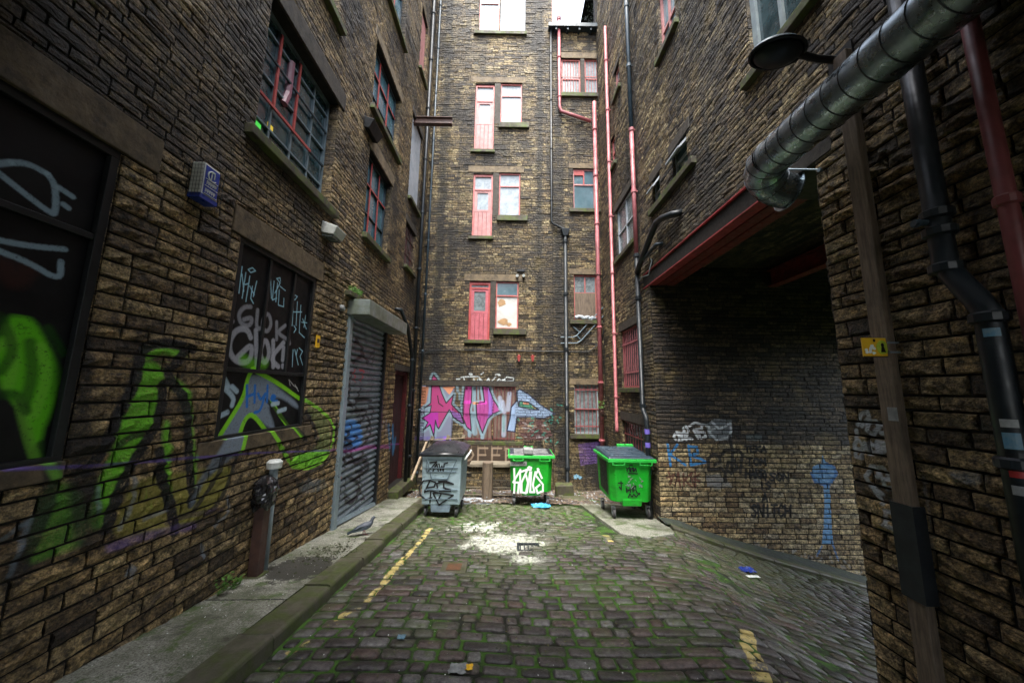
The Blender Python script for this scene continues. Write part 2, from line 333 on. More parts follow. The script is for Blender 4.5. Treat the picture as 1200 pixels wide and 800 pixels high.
for st in word('DEEP', B(544,541)[0], B(544,540)[1], .28, .40, .5): cb.stroke(st, .055, (.36,.27,.19), .75, .5)
for k in range(10):
    a = B(536 + 8*k, 520); cb.stroke([a, (a[0] + r_.uniform(-.04, .04), a[1] - r_.uniform(.1, .35))], .03, (.30,.22,.15), .5, .7)
for p in ([(590,395),(600,430),(575,450)], [(600,450),(620,440),(600,480),(625,490)]): cb.stroke(K7p(p), .035, BK, .9)
IM_B = cb.image('spray_back')

# ---- recess wall
cc = Canvas(2.9, 8.0, -3.8, 0.2, .008)
C1 = lambda p: Z(Cw, 760, 480, 5.714, p)
C4 = lambda p: Z(Cw, 820, 500, 6.667, p)
C8 = lambda p: Z(Cw, 880, 480, 3.636, p)
cc.fill(C1([(380,100),(440,60),(555,70),(555,200),(470,205),(400,190)]), (.40,.46,.52), .5)
for p in ([(180,200),(165,180),(185,150),(225,160),(240,190),(215,205),(200,180),(260,160)], [(200,205),(230,150)], [(190,165),(250,200)], [(240,150),(230,125),(250,110),(265,140),(250,190),(290,195)], [(270,110),(310,85),(350,100),(355,125),(300,135)], [(320,140),(350,190),(380,180),(370,150),(330,150)],
          [(300,140),(330,190)], [(360,100),(400,110),(410,160),(450,200),(530,190),(550,140),(545,90)], [(420,80),(470,130),(530,100)], [(400,140),(440,130)]): cc.stroke(C1(p), .048, (.78,.84,.90), .95, .4)
for p in ([(125,230),(145,380)], [(190,235),(140,300),(245,370)], [(265,240),(282,370)], [(265,245),(320,250),(330,290),(275,305),(350,330),(380,350),(290,368)]): cc.stroke(C1(p), .05, (.02,.26,.66), .98)
for p in ([(120,455),(170,430),(140,500)], [(130,410),(150,480)], [(175,510),(195,420),(210,520)], [(180,480),(215,470)], [(230,430),(235,510)], [(290,420),(240,470),(290,520)], [(280,430),(300,510)], [(340,430),(300,460),(340,480)], [(310,400),(310,520)]): cc.stroke(C1(p), .04, (.12,.025,.015), .85)
cc.fill(C1([(380,440),(470,430),(530,480),(560,520),(470,530),(390,520)]), (.32,.36,.40), .5)
for p in ([(400,400),(395,330),(430,300),(470,310),(475,350),(440,370)], [(400,400),(440,400),(480,390),(510,420),(510,480)], [(490,300),(510,270),(560,270)], [(540,180),(560,280),(555,400)], [(560,360),(530,350),(520,400),(550,425),(590,390),(570,340)], [(560,290),(600,270),(625,300),(610,420)], [(590,170),(600,190)]): cc.stroke(C1(p), .065, BK, .93, .4)
def cword(t, x, y, w_, h):       # pen strokes of a word given in the zoomed view, y downwards
    for st in word(t, 0, 0, w_, h, .25): cc.stroke(C4([(x + a, y - b) for a, b in st]), .042, BK, 1, .3)
cword('TEKA', 350, 195, 34, 45); cword('TOM', 365, 300, 42, 55); cword('HARR', 355, 400, 32, 65); cword('ISON', 490, 420, 42, 60); cword('IS', 465, 485, 38, 50); cword('A', 485, 580, 38, 60); cword('SNITCH', 400, 700, 42, 90)
cc.stroke(C4([(350,70),(400,60),(480,55),(490,110)]), .05, BK, .8); cc.fill(C4([(360,60),(480,60),(480,110),(360,110)]), (.25,.33,.34), .4)
BT = [(300,190),(320,230),(350,245),(362,270),(345,300),(331,318),(338,400),(342,500),(350,575),(298,575),(306,500),(310,400),(306,318),(270,305),(255,270),(262,240),(298,228)]
cc.fill(C8(BT), (.13,.38,.72), .85); cc.stroke(C8(BT[1:6] + BT[12:15]), .06, (.04,.20,.55), .8)
for p in ([(280,270),(300,255),(300,285)], [(310,260),(330,280)], [(340,560),(370,640)], [(300,580),(280,620)]): cc.stroke(C8(p), .035, (.06,.20,.48), .8, .6)
for i in range(30):
    x = r_.uniform(10, 480); y = 555 + x * .2 + r_.uniform(0, 50); cc.stroke(C8([(x, y), (x + r_.uniform(-10, 10), y + 8)]), .04, (.45,.47,.47), .35, .9)
IM_C = cc.image('spray_recess')
# ---- near pier on the right
cp = Canvas(1.2, 3.2, -2.1, 1.0, .008)
P5 = lambda p: Z(R, 985, 370, 2.96, p)
WG = (.60,.66,.70)
for p in ([(65,380),(75,345),(100,335),(105,355),(80,385)], [(100,395),(105,370),(130,368),(140,390),(120,415),(100,400)], [(60,400),(65,430)], [(70,430),(55,450),(60,490),(80,495),(85,450),(70,430)], [(60,465),(88,465)], [(95,445),(105,480)], [(110,440),(112,480),(135,475)], [(135,440),(160,445),(165,470),(140,480),(135,440)], [(120,450),(150,460)],
          [(150,620),(110,590),(95,560),(115,525),(160,530),(170,550)], [(115,590),(150,645),(155,655)], [(160,570),(200,570),(200,600),(165,600),(160,570)], [(165,680),(215,690),(220,750),(200,745)], [(165,680),(165,730),(210,748)], [(150,380),(172,385)], [(150,410),(172,410)], [(135,540),(150,560),(135,560)]):
    cp.stroke(P5(p), .035, WG, .8, .5)
cp.stroke([R(1125,560), R(1140,562), R(1150,560)], .07, (.3,.36,.4), .5, .9); cp.stroke([R(1085,560), R(1100,660)], .02, (.4,.4,.4), .3, .9)
IM_P = cp.image('spray_pier')

# ------------------------------------------------------------------ materials
def nmat(name):
    m = bpy.data.materials.new(name); m.use_nodes = True; return m, m.node_tree, m.node_tree.nodes['Principled BSDF']
def N(t, typ, **kw):
    n = t.nodes.new(typ)
    for k, v in kw.items():
        if k in ('data_type', 'blend_type', 'operation', 'feature', 'interpolation', 'extension', 'wave_type', 'bands_direction', 'clamp', 'use_clamp'): setattr(n, k, v)
        else: n.inputs[k.replace('_', ' ')].default_value = v
    return n
def LK(t, a, b): t.links.new(a, b)
def ramp(t, src, stops, const=False):
    n = t.nodes.new('ShaderNodeValToRGB'); r = n.color_ramp
    if const: r.interpolation = 'CONSTANT'
    while len(r.elements) < len(stops): r.elements.new(.5)
    for e, (p, c) in zip(r.elements, stops): e.position = p; e.color = (*c, 1) if len(c) == 3 else c
    LK(t, src, n.inputs[0]); return n.outputs[0]
def mix(t, fac, a, b, mode='MIX'):
    n = t.nodes.new('ShaderNodeMix'); n.data_type = 'RGBA'; n.blend_type = mode
    for s_, v in ((n.inputs[0], fac), (n.inputs[6], a), (n.inputs[7], b)):
        if hasattr(v, 'is_linked') or hasattr(v, 'links'): LK(t, v, s_)
        elif isinstance(v, (int, float)): s_.default_value = v
        else: s_.default_value = (*v, 1)
    return n.outputs[2]
def math_(t, op, a, b=None, c=None, clamp=False):
    n = t.nodes.new('ShaderNodeMath'); n.operation = op; n.use_clamp = clamp
    for i, v in enumerate((a, b, c)):
        if v is None: continue
        if isinstance(v, (int, float)): n.inputs[i].default_value = v
        else: LK(t, v, n.inputs[i])
    return n.outputs[0]
def pos(t): return t.nodes.new('ShaderNodeNewGeometry').outputs['Position']
def noise(t, vec, scale, detail=4, rough=.6):
    n = N(t, 'ShaderNodeTexNoise', Scale=scale, Detail=detail, Roughness=rough); LK(t, vec, n.inputs['Vector']); return n.outputs[0]
def sep(t, vec):
    n = t.nodes.new('ShaderNodeSeparateXYZ'); LK(t, vec, n.inputs[0]); return n.outputs
def scaled(t, vec, s):
    n = t.nodes.new('ShaderNodeMapping'); n.inputs['Scale'].default_value = s; LK(t, vec, n.inputs[0]); return n.outputs[0]
def spray(t, col, P, img, cv, axis):
    xyz = sep(t, P)
    u = math_(t, 'DIVIDE', math_(t, 'SUBTRACT', xyz[axis], cv.u0), cv.u1 - cv.u0)
    v = math_(t, 'DIVIDE', math_(t, 'SUBTRACT', xyz[2], cv.v0), cv.v1 - cv.v0)
    cmb = t.nodes.new('ShaderNodeCombineXYZ'); LK(t, u, cmb.inputs[0]); LK(t, v, cmb.inputs[1])
    ti = t.nodes.new('ShaderNodeTexImage'); ti.image = img; ti.extension = 'CLIP'; LK(t, cmb.outputs[0], ti.inputs[0])
    wear = ramp(t, noise(t, P, 45, 5, .75), [(.32, (.35,)*3), (.46, (1,)*3)])
    return mix(t, math_(t, 'MULTIPLY', ti.outputs[1], wear), col, ti.outputs[0])
def bump(t, bs, h, strength, dist):
    b = N(t, 'ShaderNodeBump', Strength=strength, Distance=dist); LK(t, h, b.inputs['Height']); LK(t, b.outputs[0], bs.inputs['Normal'])

TAN = [(0, (.024,.018,.012)), (.13, (.075,.052,.028)), (.28, (.17,.118,.056)), (.44, (.26,.185,.085)), (.60, (.34,.25,.115)), (.72, (.20,.155,.095)), (.86, (.43,.33,.16)), (1, (.54,.44,.24))]
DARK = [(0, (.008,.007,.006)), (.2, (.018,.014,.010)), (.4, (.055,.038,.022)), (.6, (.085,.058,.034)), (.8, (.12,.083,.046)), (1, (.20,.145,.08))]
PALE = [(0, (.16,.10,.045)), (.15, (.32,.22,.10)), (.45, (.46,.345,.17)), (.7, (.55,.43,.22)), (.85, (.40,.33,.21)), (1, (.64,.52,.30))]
LEFT = [(0, (.085,.056,.028)), (.12, (.20,.132,.060)), (.35, (.32,.215,.093)), (.6, (.42,.29,.125)), (.8, (.33,.235,.115)), (1, (.56,.41,.19))]
def stone_mat(name, cols, soot=.5, moss=0, img=None, cv=None, axis=0, streak=False, mossz=None, rough=.62):
    m, t, bs = nmat(name); P = pos(t)
    rnd = t.nodes.new('ShaderNodeNewGeometry').outputs['Random Per Island']
    c = ramp(t, rnd, cols)
    n1 = noise(t, P, 14, 6, .72); c = mix(t, 1, c, ramp(t, n1, [(.34, (.08,)*3), (.48, (.80,)*3), (.64, (1.95,)*3)]), 'MULTIPLY')
    n1b = noise(t, P, 60, 5, .75); c = mix(t, 1, c, ramp(t, n1b, [(.34, (.30,)*3), (.50, (1.0,)*3), (.66, (1.7,)*3)]), 'MULTIPLY')  # random mottle, contrast raised to imitate lit ridges and shaded pits
    n2 = noise(t, scaled(t, P, (3, 3, 9)), 6, 5, .75); c = mix(t, ramp(t, n2, [(.50, (0,)*3), (.66, (.8,)*3)]), c, (.020,.016,.013))
    lo = noise(t, P, .55, 5, .62)
    c = mix(t, ramp(t, lo, [(.40, (0,)*3), (.62, (soot,)*3)]), c, (.022,.019,.016))
    if streak:
        ns = noise(t, scaled(t, P, (1.6, 1.6, .12)), 1.6, 4, .6); c = mix(t, ramp(t, ns, [(.52, (0,)*3), (.68, (.85,)*3)]), c, (.018,.017,.015))
    if img is not None and axis == 0 and streak:
        X_ = sep(t, P)[0]; nz = noise(t, scaled(t, P, (2.5, 2.5, .35)), 2.2, 5, .65)
        for x_, w_ in ((B(655, 300)[0], .42), (B(515, 300)[0], .40), (B(632, 300)[0], .25)):
            k_ = math_(t, 'SUBTRACT', 1.0, math_(t, 'DIVIDE', math_(t, 'ABSOLUTE', math_(t, 'SUBTRACT', X_, x_)), w_), None, True)
            c = mix(t, ramp(t, math_(t, 'MULTIPLY', k_, nz), [(.18, (0,)*3), (.42, (.85,)*3)]), c, (.016,.015,.013))
    oc = noise(t, P, 1.9, 4, .6); c = mix(t, ramp(t, oc, [(.57, (0,)*3), (.70, (.45,)*3)]), c, (.22,.16,.05))
    if moss:
        g = noise(t, P, 2.6, 6, .7); f = ramp(t, g, [(.55, (0,)*3), (.68, (moss,)*3)])
        if mossz is not None:
            z = sep(t, P)[2]; f = math_(t, 'MULTIPLY', f, math_(t, 'MULTIPLY_ADD', z, -1.2, mossz * 1.2, True))
        c = mix(t, f, c, (.06,.085,.012))
    if img: c = spray(t, c, P, img, cv, axis)
    LK(t, c, bs.inputs['Base Color']); bs.inputs['Roughness'].default_value = rough; bs.inputs['Specular IOR Level'].default_value = .45
    h = math_(t, 'ADD', noise(t, P, 45, 6, .75), math_(t, 'MULTIPLY', noise(t, scaled(t, P, (1, 1, 1.6)), 16, 4, .65), 1.8)); bump(t, bs, h, 1.0, .045)
    return m
def flat_mat(name, c1, c2=None, scale=6, rough=.5, metal=0, grime=0, img=None, cv=None, axis=0, bmp=0, moss=0, spec=.5, bscale=60):
    m, t, bs = nmat(name); P = pos(t)
    c2 = c2 or tuple(v * .7 for v in c1)
    c = mix(t, ramp(t, noise(t, P, scale, 6, .7), [(.35, (0,)*3), (.65, (1,)*3)]), c1, c2)
    if grime: c = mix(t, ramp(t, noise(t, P, scale * .45 + 1.3, 7, .75), [(.52, (0,)*3), (.64, (grime,)*3)]), c, (.025,.020,.016))
    if moss: c = mix(t, ramp(t, noise(t, P, 5, 6, .7), [(.44, (0,)*3), (.60, (moss,)*3)]), c, (.07,.10,.012))
    if img: c = spray(t, c, P, img, cv, axis)
    LK(t, c, bs.inputs['Base Color']); bs.inputs['Metallic'].default_value = metal; bs.inputs['Specular IOR Level'].default_value = spec
    r = ramp(t, noise(t, P, scale * 2.3, 4, .6), [(.3, (max(.05, rough - .14),)*3), (.7, (min(1, rough + .14),)*3)]); LK(t, r, bs.inputs['Roughness'])
    if bmp: bump(t, bs, noise(t, P, bscale, 5, .65), bmp, .006)
    return m
def wood_mat(name, c1, c2, img=None, cv=None, axis=0, vert=True, k=1):
    m, t, bs = nmat(name); P = pos(t)
    g = noise(t, scaled(t, P, (14, 14, 1.2) if vert else (1.5, 14, 14)), 3 * k, 7, .72)
    c = mix(t, ramp(t, g, [(.36, (0,)*3), (.64, (1,)*3)]), c1, c2); c = mix(t, ramp(t, noise(t, P, 3, 4, .6), [(.5, (0,)*3), (.7, (.5,)*3)]), c, (.03,.025,.02))
    if img: c = spray(t, c, P, img, cv, axis)
    LK(t, c, bs.inputs['Base Color']); bs.inputs['Roughness'].default_value = .72; bump(t, bs, g, .5, .006); return m

M = {}
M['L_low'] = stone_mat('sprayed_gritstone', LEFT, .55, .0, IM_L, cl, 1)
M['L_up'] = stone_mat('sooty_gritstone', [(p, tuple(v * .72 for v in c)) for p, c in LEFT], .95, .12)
M['B'] = stone_mat('back_gritstone', [(p, tuple(v * .88 for v in c)) for p, c in TAN], .95, .12, IM_B, cb, 0, True)
M['R'] = stone_mat('right_gritstone', [(p, tuple(v * .8 for v in c)) for p, c in TAN], .8, .1, None, None, 0, True)
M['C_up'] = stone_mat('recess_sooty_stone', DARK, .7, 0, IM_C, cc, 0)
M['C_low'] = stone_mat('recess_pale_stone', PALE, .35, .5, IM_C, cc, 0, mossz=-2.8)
M['pier'] = stone_mat('pier_gritstone', LEFT, .6, .25, IM_P, cp, 1)
M['mortar'] = flat_mat('mortar', (.014,.012,.009), (.006,.005,.004), 9, .9, bmp=.4)
M['dress'] = flat_mat('dressed_stone', (.20,.15,.085), (.09,.068,.042), 7, .8, grime=.75, bmp=1, bscale=35)
M['dress_L'] = flat_mat('dressed_stone_sprayed', (.15,.11,.062), (.07,.052,.032), 9, .8, grime=.7, img=IM_L, cv=cl, axis=1, bmp=1, bscale=35)
M['dress_dark'] = flat_mat('sooty_dressed_stone', (.060,.050,.036), (.022,.019,.015), 9, .8, grime=.5, bmp=1, bscale=35)
M['sill'] = flat_mat('mossy_sill', (.075,.062,.042), (.035,.03,.022), 4, .75, moss=.85, bmp=.6)
M['kerb'] = flat_mat('kerb_stone', (.10,.092,.062), (.045,.042,.028), 5, .62, grime=.5, moss=.55, bmp=.6, bscale=40)
M['glass_dark'] = flat_mat('wired_glass', (.012,.034,.042), (.04,.085,.10), 5, .14, spec=.9)  # blue-green tint imitates reflections in the panes
M['glass_teal'] = flat_mat('teal_reflection_glass', (.10,.22,.26), (.04,.11,.14), 2, .2, spec=.9)  # teal colour stands in for what the upper panes reflect
M['glass_pale'] = flat_mat('sky_pale_glass', (.34,.39,.42), (.19,.23,.25), 4, .30, grime=.3, spec=.4)  # pale base also stands in for sky reflected in the panes
M['glass_grey'] = flat_mat('grimy_glass', (.20,.24,.25), (.10,.12,.12), 5, .25, grime=.3, spec=.8)
M['glass_blue'] = flat_mat('blue_grey_glass', (.10,.17,.20), (.06,.11,.13), 2.5, .15, spec=.9)
M['pinkframe'] = flat_mat('faded_red_paint', (.42,.09,.08), (.46,.16,.14), 8, .5, grime=.35)
M['redframe'] = flat_mat('red_paint', (.34,.035,.035), (.45,.09,.08), 8, .5, grime=.3)
M['pinkpanel'] = flat_mat('salmon_paint', (.48,.22,.21), (.36,.15,.14), 5, .55, grime=.3)
M['hotpanel'] = flat_mat('pink_paint', (.50,.13,.16), (.38,.08,.10), 5, .55, grime=.3)
M['pinkpipe'] = flat_mat('pink_pipe_paint', (.46,.16,.17), (.32,.085,.095), 4, .42, grime=.55)
M['darkpink'] = flat_mat('dull_red_pipe', (.20,.05,.05), (.12,.03,.03), 3, .5, grime=.3)
M['barred'] = flat_mat('rusted_red_bars', (.30,.08,.08), (.28,.06,.06), 12, .55, grime=.3)
M['whitewood'] = flat_mat('chalky_white_board', (.44,.47,.50), (.30,.34,.38), 2.5, .6, grime=.25)
M['whiteboard'] = flat_mat('torn_white_board', (.58,.57,.54), (.42,.42,.40), 4, .6, grime=.05)
M['greywood'] = flat_mat('grey_frame', (.30,.36,.38), (.2,.25,.27), 4, .5, grime=.2)
M['blackpipe'] = flat_mat('black_pipe', (.007,.010,.013), (.015,.021,.025), 5, .45, spec=.4)
M['bluepipe'] = flat_mat('blue_grey_pipe', (.035,.06,.08), (.018,.032,.042), 4, .42, spec=.5)
M['brownpipe'] = flat_mat('brown_metal', (.075,.045,.030), (.035,.022,.016), 6, .5)
M['blackpanel'] = flat_mat('black_sheet', (.004,.004,.005), (.009,.009,.010), 3, .5, spec=.2, img=IM_L, cv=cl, axis=1)
M['blackframe'] = flat_mat('black_frame', (.007,.008,.009), (.014,.016,.018), 6, .45, spec=.35)
M['shutter'] = flat_mat('galvanised_shutter', (.26,.32,.36), (.15,.19,.22), 4, .38, .35, grime=.4, img=IM_L, cv=cl, axis=1)
M['shutterrail'] = flat_mat('galvanised_rail', (.30,.38,.43), (.22,.29,.33), 5, .38, .4, grime=.1)
M['hood'] = flat_mat('mossy_hood', (.22,.25,.24), (.13,.16,.15), 4, .5, .2, moss=.4)
M['reddoor'] = wood_mat('burgundy_door', (.055,.012,.014), (.022,.008,.008), IM_L, cl, 1)
M['reddark'] = flat_mat('dark_red_frame', (.13,.015,.018), (.06,.010,.010), 8, .5)
M['backboard'] = wood_mat('boarding', (.22,.15,.12), (.10,.065,.05), IM_B, cb, 0)
M['backpanel'] = flat_mat('painted_panel', (.25,.25,.27), (.2,.2,.22), 4, .6, img=IM_B, cv=cb, axis=0)
M['brownlintel'] = wood_mat('brown_beam', (.07,.042,.024), (.035,.022,.014), IM_B, cb, 0, False)
M['beam'] = flat_mat('red_girder', (.40,.055,.06), (.22,.028,.03), 6, .5, grime=.55)
M['beamdark'] = flat_mat('dull_red_girder', (.20,.025,.02), (.10,.015,.012), 6, .6, grime=.5)
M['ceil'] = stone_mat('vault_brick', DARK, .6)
M['galv'] = flat_mat('spiral_duct_metal', (.38,.45,.50), (.17,.21,.24), 5, .30, .88, grime=.25, bmp=.2, bscale=25)
M['seam'] = flat_mat('duct_seam', (.06,.07,.08), None, 3, .4, .6)
M['timber'] = wood_mat('weathered_post', (.20,.15,.105), (.085,.062,.042))
M['pallet'] = wood_mat('pallet_wood', (.42,.33,.22), (.22,.16,.10), vert=False)
M['pallet_d'] = wood_mat('dark_pallet_wood', (.24,.21,.15), (.12,.10,.07), vert=False)
M['sheath'] = flat_mat('dull_steel_sheath', (.022,.028,.034), (.012,.015,.018), 4, .5, .3, grime=.4)
M['rust'] = flat_mat('rust_brown', (.085,.040,.028), (.045,.022,.018), 7, .6, grime=.3)
M['white'] = flat_mat('white_plastic', (.65,.68,.66), (.5,.53,.5), 6, .4, grime=.15)
M['bag'] = flat_mat('black_bag', (.008,.008,.010), (.014,.014,.016), 8, .2, spec=.9)
M['green'] = flat_mat('green_bin', (.010,.42,.022), (.008,.27,.016), 3.5, .40, grime=.35, bmp=.10)
M['greenlip'] = flat_mat('green_rim', (.05,.50,.09), (.02,.42,.04), 3, .34, grime=.1)
M['bingrey'] = flat_mat('galvanised_bin', (.42,.54,.60), (.28,.38,.43), 4, .4, .25, grime=.22, bmp=.1)
M['bingrey_d'] = flat_mat('dark_galvanised', (.16,.22,.26), (.10,.14,.17), 4, .45, .2, grime=.2)
M['lid'] = flat_mat('blue_black_lid', (.035,.060,.085), (.02,.035,.05), 3, .35, grime=.1, spec=.6)
M['lidblk'] = flat_mat('black_lid', (.012,.014,.017), (.03,.033,.038), 3, .35, spec=.6)
M['rubber'] = flat_mat('rubber', (.02,.02,.022), (.035,.035,.038), 9, .6)
M['wheelhub'] = flat_mat('wheel_hub', (.22,.24,.26), (.14,.15,.16), 9, .4, .5)
M['ink'] = flat_mat('black_ink', (.006,.006,.008), None, 9, .5)
M['inkw'] = flat_mat('white_ink', (.80,.84,.82), (.72,.76,.74), 9, .5)
M['inkgrey'] = flat_mat('faint_ink', (.12,.24,.20), (.25,.20,.22), 20, .5)
M['sticker'] = flat_mat('paper_sticker', (.30,.31,.30), (.16,.17,.17), 12, .6)
M['yellow'] = flat_mat('yellow_plate', (.82,.50,.02), (.75,.42,.02), 5, .4)
M['yellowgreen'] = flat_mat('lime_disc', (.50,.62,.05), None, 5, .4)
M['mossbit'] = flat_mat('earthy_moss_crumb', (.05,.065,.02), (.035,.028,.02), 14, .8)
M['leafbit'] = flat_mat('leaf_fragment', (.22,.24,.06), (.12,.10,.04), 30, .7)
M['blue'] = flat_mat('alarm_blue', (.025,.06,.38), (.02,.045,.28), 6, .35)
M['bluebag'] = flat_mat('blue_plastic', (.06,.36,.62), (.04,.25,.5), 12, .35)
M['redsticker'] = flat_mat('red_sticker', (.40,.03,.03), None, 9, .5)
M['bluesticker'] = flat_mat('blue_sticker', (.06,.18,.27), (.14,.22,.26), 30, .5)
M['leaf'] = flat_mat('weed_leaf', (.06,.16,.02), (.10,.22,.03), 20, .6)
M['roofleaf'] = flat_mat('roof_leaf', (.05,.08,.04), (.03,.05,.025), 20, .6)
M['tar'] = flat_mat('tarmac', (.040,.050,.045), (.025,.030,.027), 8, .75, moss=.25, bmp=.8, bscale=90)
M['pinkduct'] = flat_mat('pink_conduit', (.30,.12,.16), None, 6, .4)
m, t, bs = nmat('exit_sign_glow'); bs.inputs['Base Color'].default_value = (.02,.3,.05,1); bs.inputs['Emission Color'].default_value = (.10,.9,.10,1); bs.inputs['Emission Strength'].default_value = .10; M['exit'] = m; M['winbar'] = flat_mat('pale_glazing_bar', (.16,.22,.25), (.08,.11,.13), 4, .45)
m, t, bs = nmat('yellow_lit_panel'); bs.inputs['Base Color'].default_value = (.4,.3,.02,1); bs.inputs['Emission Color'].default_value = (.9,.65,.05,1); bs.inputs['Emission Strength'].default_value = .08; M['exity'] = m

# concrete pavement
PXX = onG(318, 665, 1.60)[1]
m, t, bs = nmat('pavement_concrete'); P = pos(t)
c = mix(t, ramp(t, noise(t, P, 70, 5, .8), [(.38, (0,)*3), (.6, (1,)*3)]), (.07,.070,.052), (.46,.46,.39))
c = mix(t, ramp(t, noise(t, P, 1.1, 6, .68), [(.42, (0,)*3), (.60, (.85,)*3)]), c, (.065,.072,.035))
c = mix(t, ramp(t, noise(t, P, 2.4, 7, .72), [(.55, (0,)*3), (.66, (.8,)*3)]), c, (.035,.033,.026))
c = mix(t, ramp(t, noise(t, P, 3.4, 7, .75), [(.53, (0,)*3), (.62, (.9,)*3)]), c, (.055,.095,.014))
xyz = sep(t, P); br = math_(t, 'ADD', math_(t, 'POWER', math_(t, 'DIVIDE', math_(t, 'SUBTRACT', xyz[0], -2.45), .42), 2.0), math_(t, 'POWER', math_(t, 'DIVIDE', math_(t, 'SUBTRACT', xyz[1], PXX), .42), 2.0)); br = math_(t, 'ADD', br, math_(t, 'MULTIPLY', math_(t, 'SUBTRACT', noise(t, P, 7, 6, .75), .5), 3.0)); c = mix(t, ramp(t, br, [(.75, (.92,)*3), (.95, (0,)*3)]), c, (.028,.026,.020))
for yj in (PXX - .75, PXX + 3.3, 2.0): dj = math_(t, 'ABSOLUTE', math_(t, 'SUBTRACT', math_(t, 'ADD', xyz[1], math_(t, 'MULTIPLY', noise(t, P, 6, 4, .6), .05)), yj)); c = mix(t, math_(t, 'LESS_THAN', dj, .010), c, (.015,.014,.010))
vo = t.nodes.new('ShaderNodeTexVoronoi'); vo.inputs['Scale'].default_value = 14; LK(t, P, vo.inputs['Vector'])
c = mix(t, ramp(t, vo.outputs['Distance'], [(.02, (1,)*3), (.04, (0,)*3)]), c, (.6,.62,.6))
LK(t, c, bs.inputs['Base Color']); bs.inputs['Roughness'].default_value = .8
bump(t, bs, math_(t, 'ADD', noise(t, P, 60, 5, .7), noise(t, P, 5, 4, .6)), .8, .012); M['pave'] = m

# setts: stone per island, moss from the joints, worn yellow lines and a spill of white paint
def sett_mat():
    m, t, bs = nmat('setts'); P = pos(t); X, Y, Zc = sep(t, P)
    rnd = t.nodes.new('ShaderNodeNewGeometry').outputs['Random Per Island']
    c = ramp(t, rnd, [(0, (.030,.027,.027)), (.25, (.060,.048,.044)), (.5, (.080,.070,.066)), (.65, (.085,.056,.048)), (.85, (.105,.098,.094)), (1, (.15,.145,.14))])
    c = mix(t, 1, c, ramp(t, noise(t, P, 26, 7, .8), [(.34, (.25,)*3), (.52, (1,)*3), (.68, (1.9,)*3)]), 'MULTIPLY')
    g = noise(t, P, 1.3, 7, .72); far = math_(t, 'MULTIPLY_ADD', Y, .032, -.15)
    f = ramp(t, math_(t, 'ADD', g, far), [(.45, (0,)*3), (.62, (.72,)*3)]); c = mix(t, f, c, (.075,.092,.036))
    f2 = ramp(t, noise(t, P, 9, 6, .8), [(.55, (0,)*3), (.65, (.8,)*3)]); c = mix(t, f2, c, (.045,.078,.010))
    # yellow lines at world X, worn away by noise
    wob = math_(t, 'MULTIPLY', math_(t, 'SUBTRACT', noise(t, P, 3, 4, .6), .5), .12)
    Xw = math_(t, 'ADD', X, wob)
    def line(x0, y0, x1, y1, w_, lo, hi):
        k = (x1 - x0) / (y1 - y0)
        d = math_(t, 'ABSOLUTE', math_(t, 'SUBTRACT', Xw, math_(t, 'MULTIPLY_ADD', Y, k, x0 - k * y0)))
        a = math_(t, 'LESS_THAN', d, w_ / 2); b = math_(t, 'MULTIPLY', math_(t, 'GREATER_THAN', Y, y0), math_(t, 'LESS_THAN', Y, y1))
        wear = ramp(t, noise(t, P, 5, 7, .75), [(lo, (0,)*3), (hi, (.95,)*3)])
        return math_(t, 'MULTIPLY', math_(t, 'MULTIPLY', a, b), wear)
    YL = (.55,.44,.16)
    c = mix(t, line(*YLN[0], .08, .44, .50), c, YL); c = mix(t, line(*YLN[1], .08, .53, .58), c, YL)
    c = mix(t, line(*YLN[2], .13, .48, .53), c, YL); c = mix(t, line(*YLN[3], .09, .44, .50), c, YL)
    # white paint
    for (cx, cy, rx, ry, lo) in SPILL:
        dx = math_(t, 'DIVIDE', math_(t, 'SUBTRACT', X, cx), rx); dy = math_(t, 'DIVIDE', math_(t, 'SUBTRACT', Y, cy), ry)
        d = math_(t, 'SQRT', math_(t, 'ADD', math_(t, 'MULTIPLY', dx, dx), math_(t, 'MULTIPLY', dy, dy)))
        d = math_(t, 'ADD', d, math_(t, 'MULTIPLY', math_(t, 'SUBTRACT', noise(t, P, 4.5, 8, .82), .5), 2.6))
        c = mix(t, math_(t, 'MULTIPLY', ramp(t, d, [(lo, (.95,)*3), (lo + .30, (0,)*3)]), ramp(t, noise(t, P, 13, 7, .8), [(.42, (.12,)*3), (.52, (1,)*3)])), c, (.60,.62,.54))
    LK(t, c, bs.inputs['Base Color'])
    LK(t, ramp(t, noise(t, P, 8, 4, .6), [(.3, (.24,)*3), (.7, (.58,)*3)]), bs.inputs['Roughness'])
    bump(t, bs, math_(t, 'ADD', noise(t, P, 60, 6, .7), math_(t, 'MULTIPLY', noise(t, P, 15, 3, .6), 1.6)), .6, .010)
    return m
def GG(x, y): return onG(x, y)
a0, a1 = GG(430, 706), GG(505, 618); b0, b1 = GG(338, 765), GG(420, 700); d0, d1 = GG(893, 800), GG(872, 735); e0, e1 = GG(716, 634), GG(700, 614)
YLN = [(a0[0], a0[1], a1[0], a1[1]), (b0[0], b0[1], a0[0], a0[1]), (d0[0], d0[1], d1[0], d1[1]), (e0[0], e0[1], e1[0], e1[1])]
s1 = GG(592, 634); s2 = GG(612, 655); s3 = GG(560, 622)
SPILL = [(s1[0], s1[1], .80, .62, .55), (s2[0] + .1, s2[1], .40, .30, .35), (s3[0], s3[1] + .3, 1.0, .8, .2)]
M['sett'] = sett_mat()
m, t, bs = nmat('joint_moss'); P = pos(t)
c = mix(t, ramp(t, noise(t, P, 3, 7, .75), [(.43, (0,)*3), (.55, (1,)*3)]), (.014,.015,.008), (.050,.13,.010))
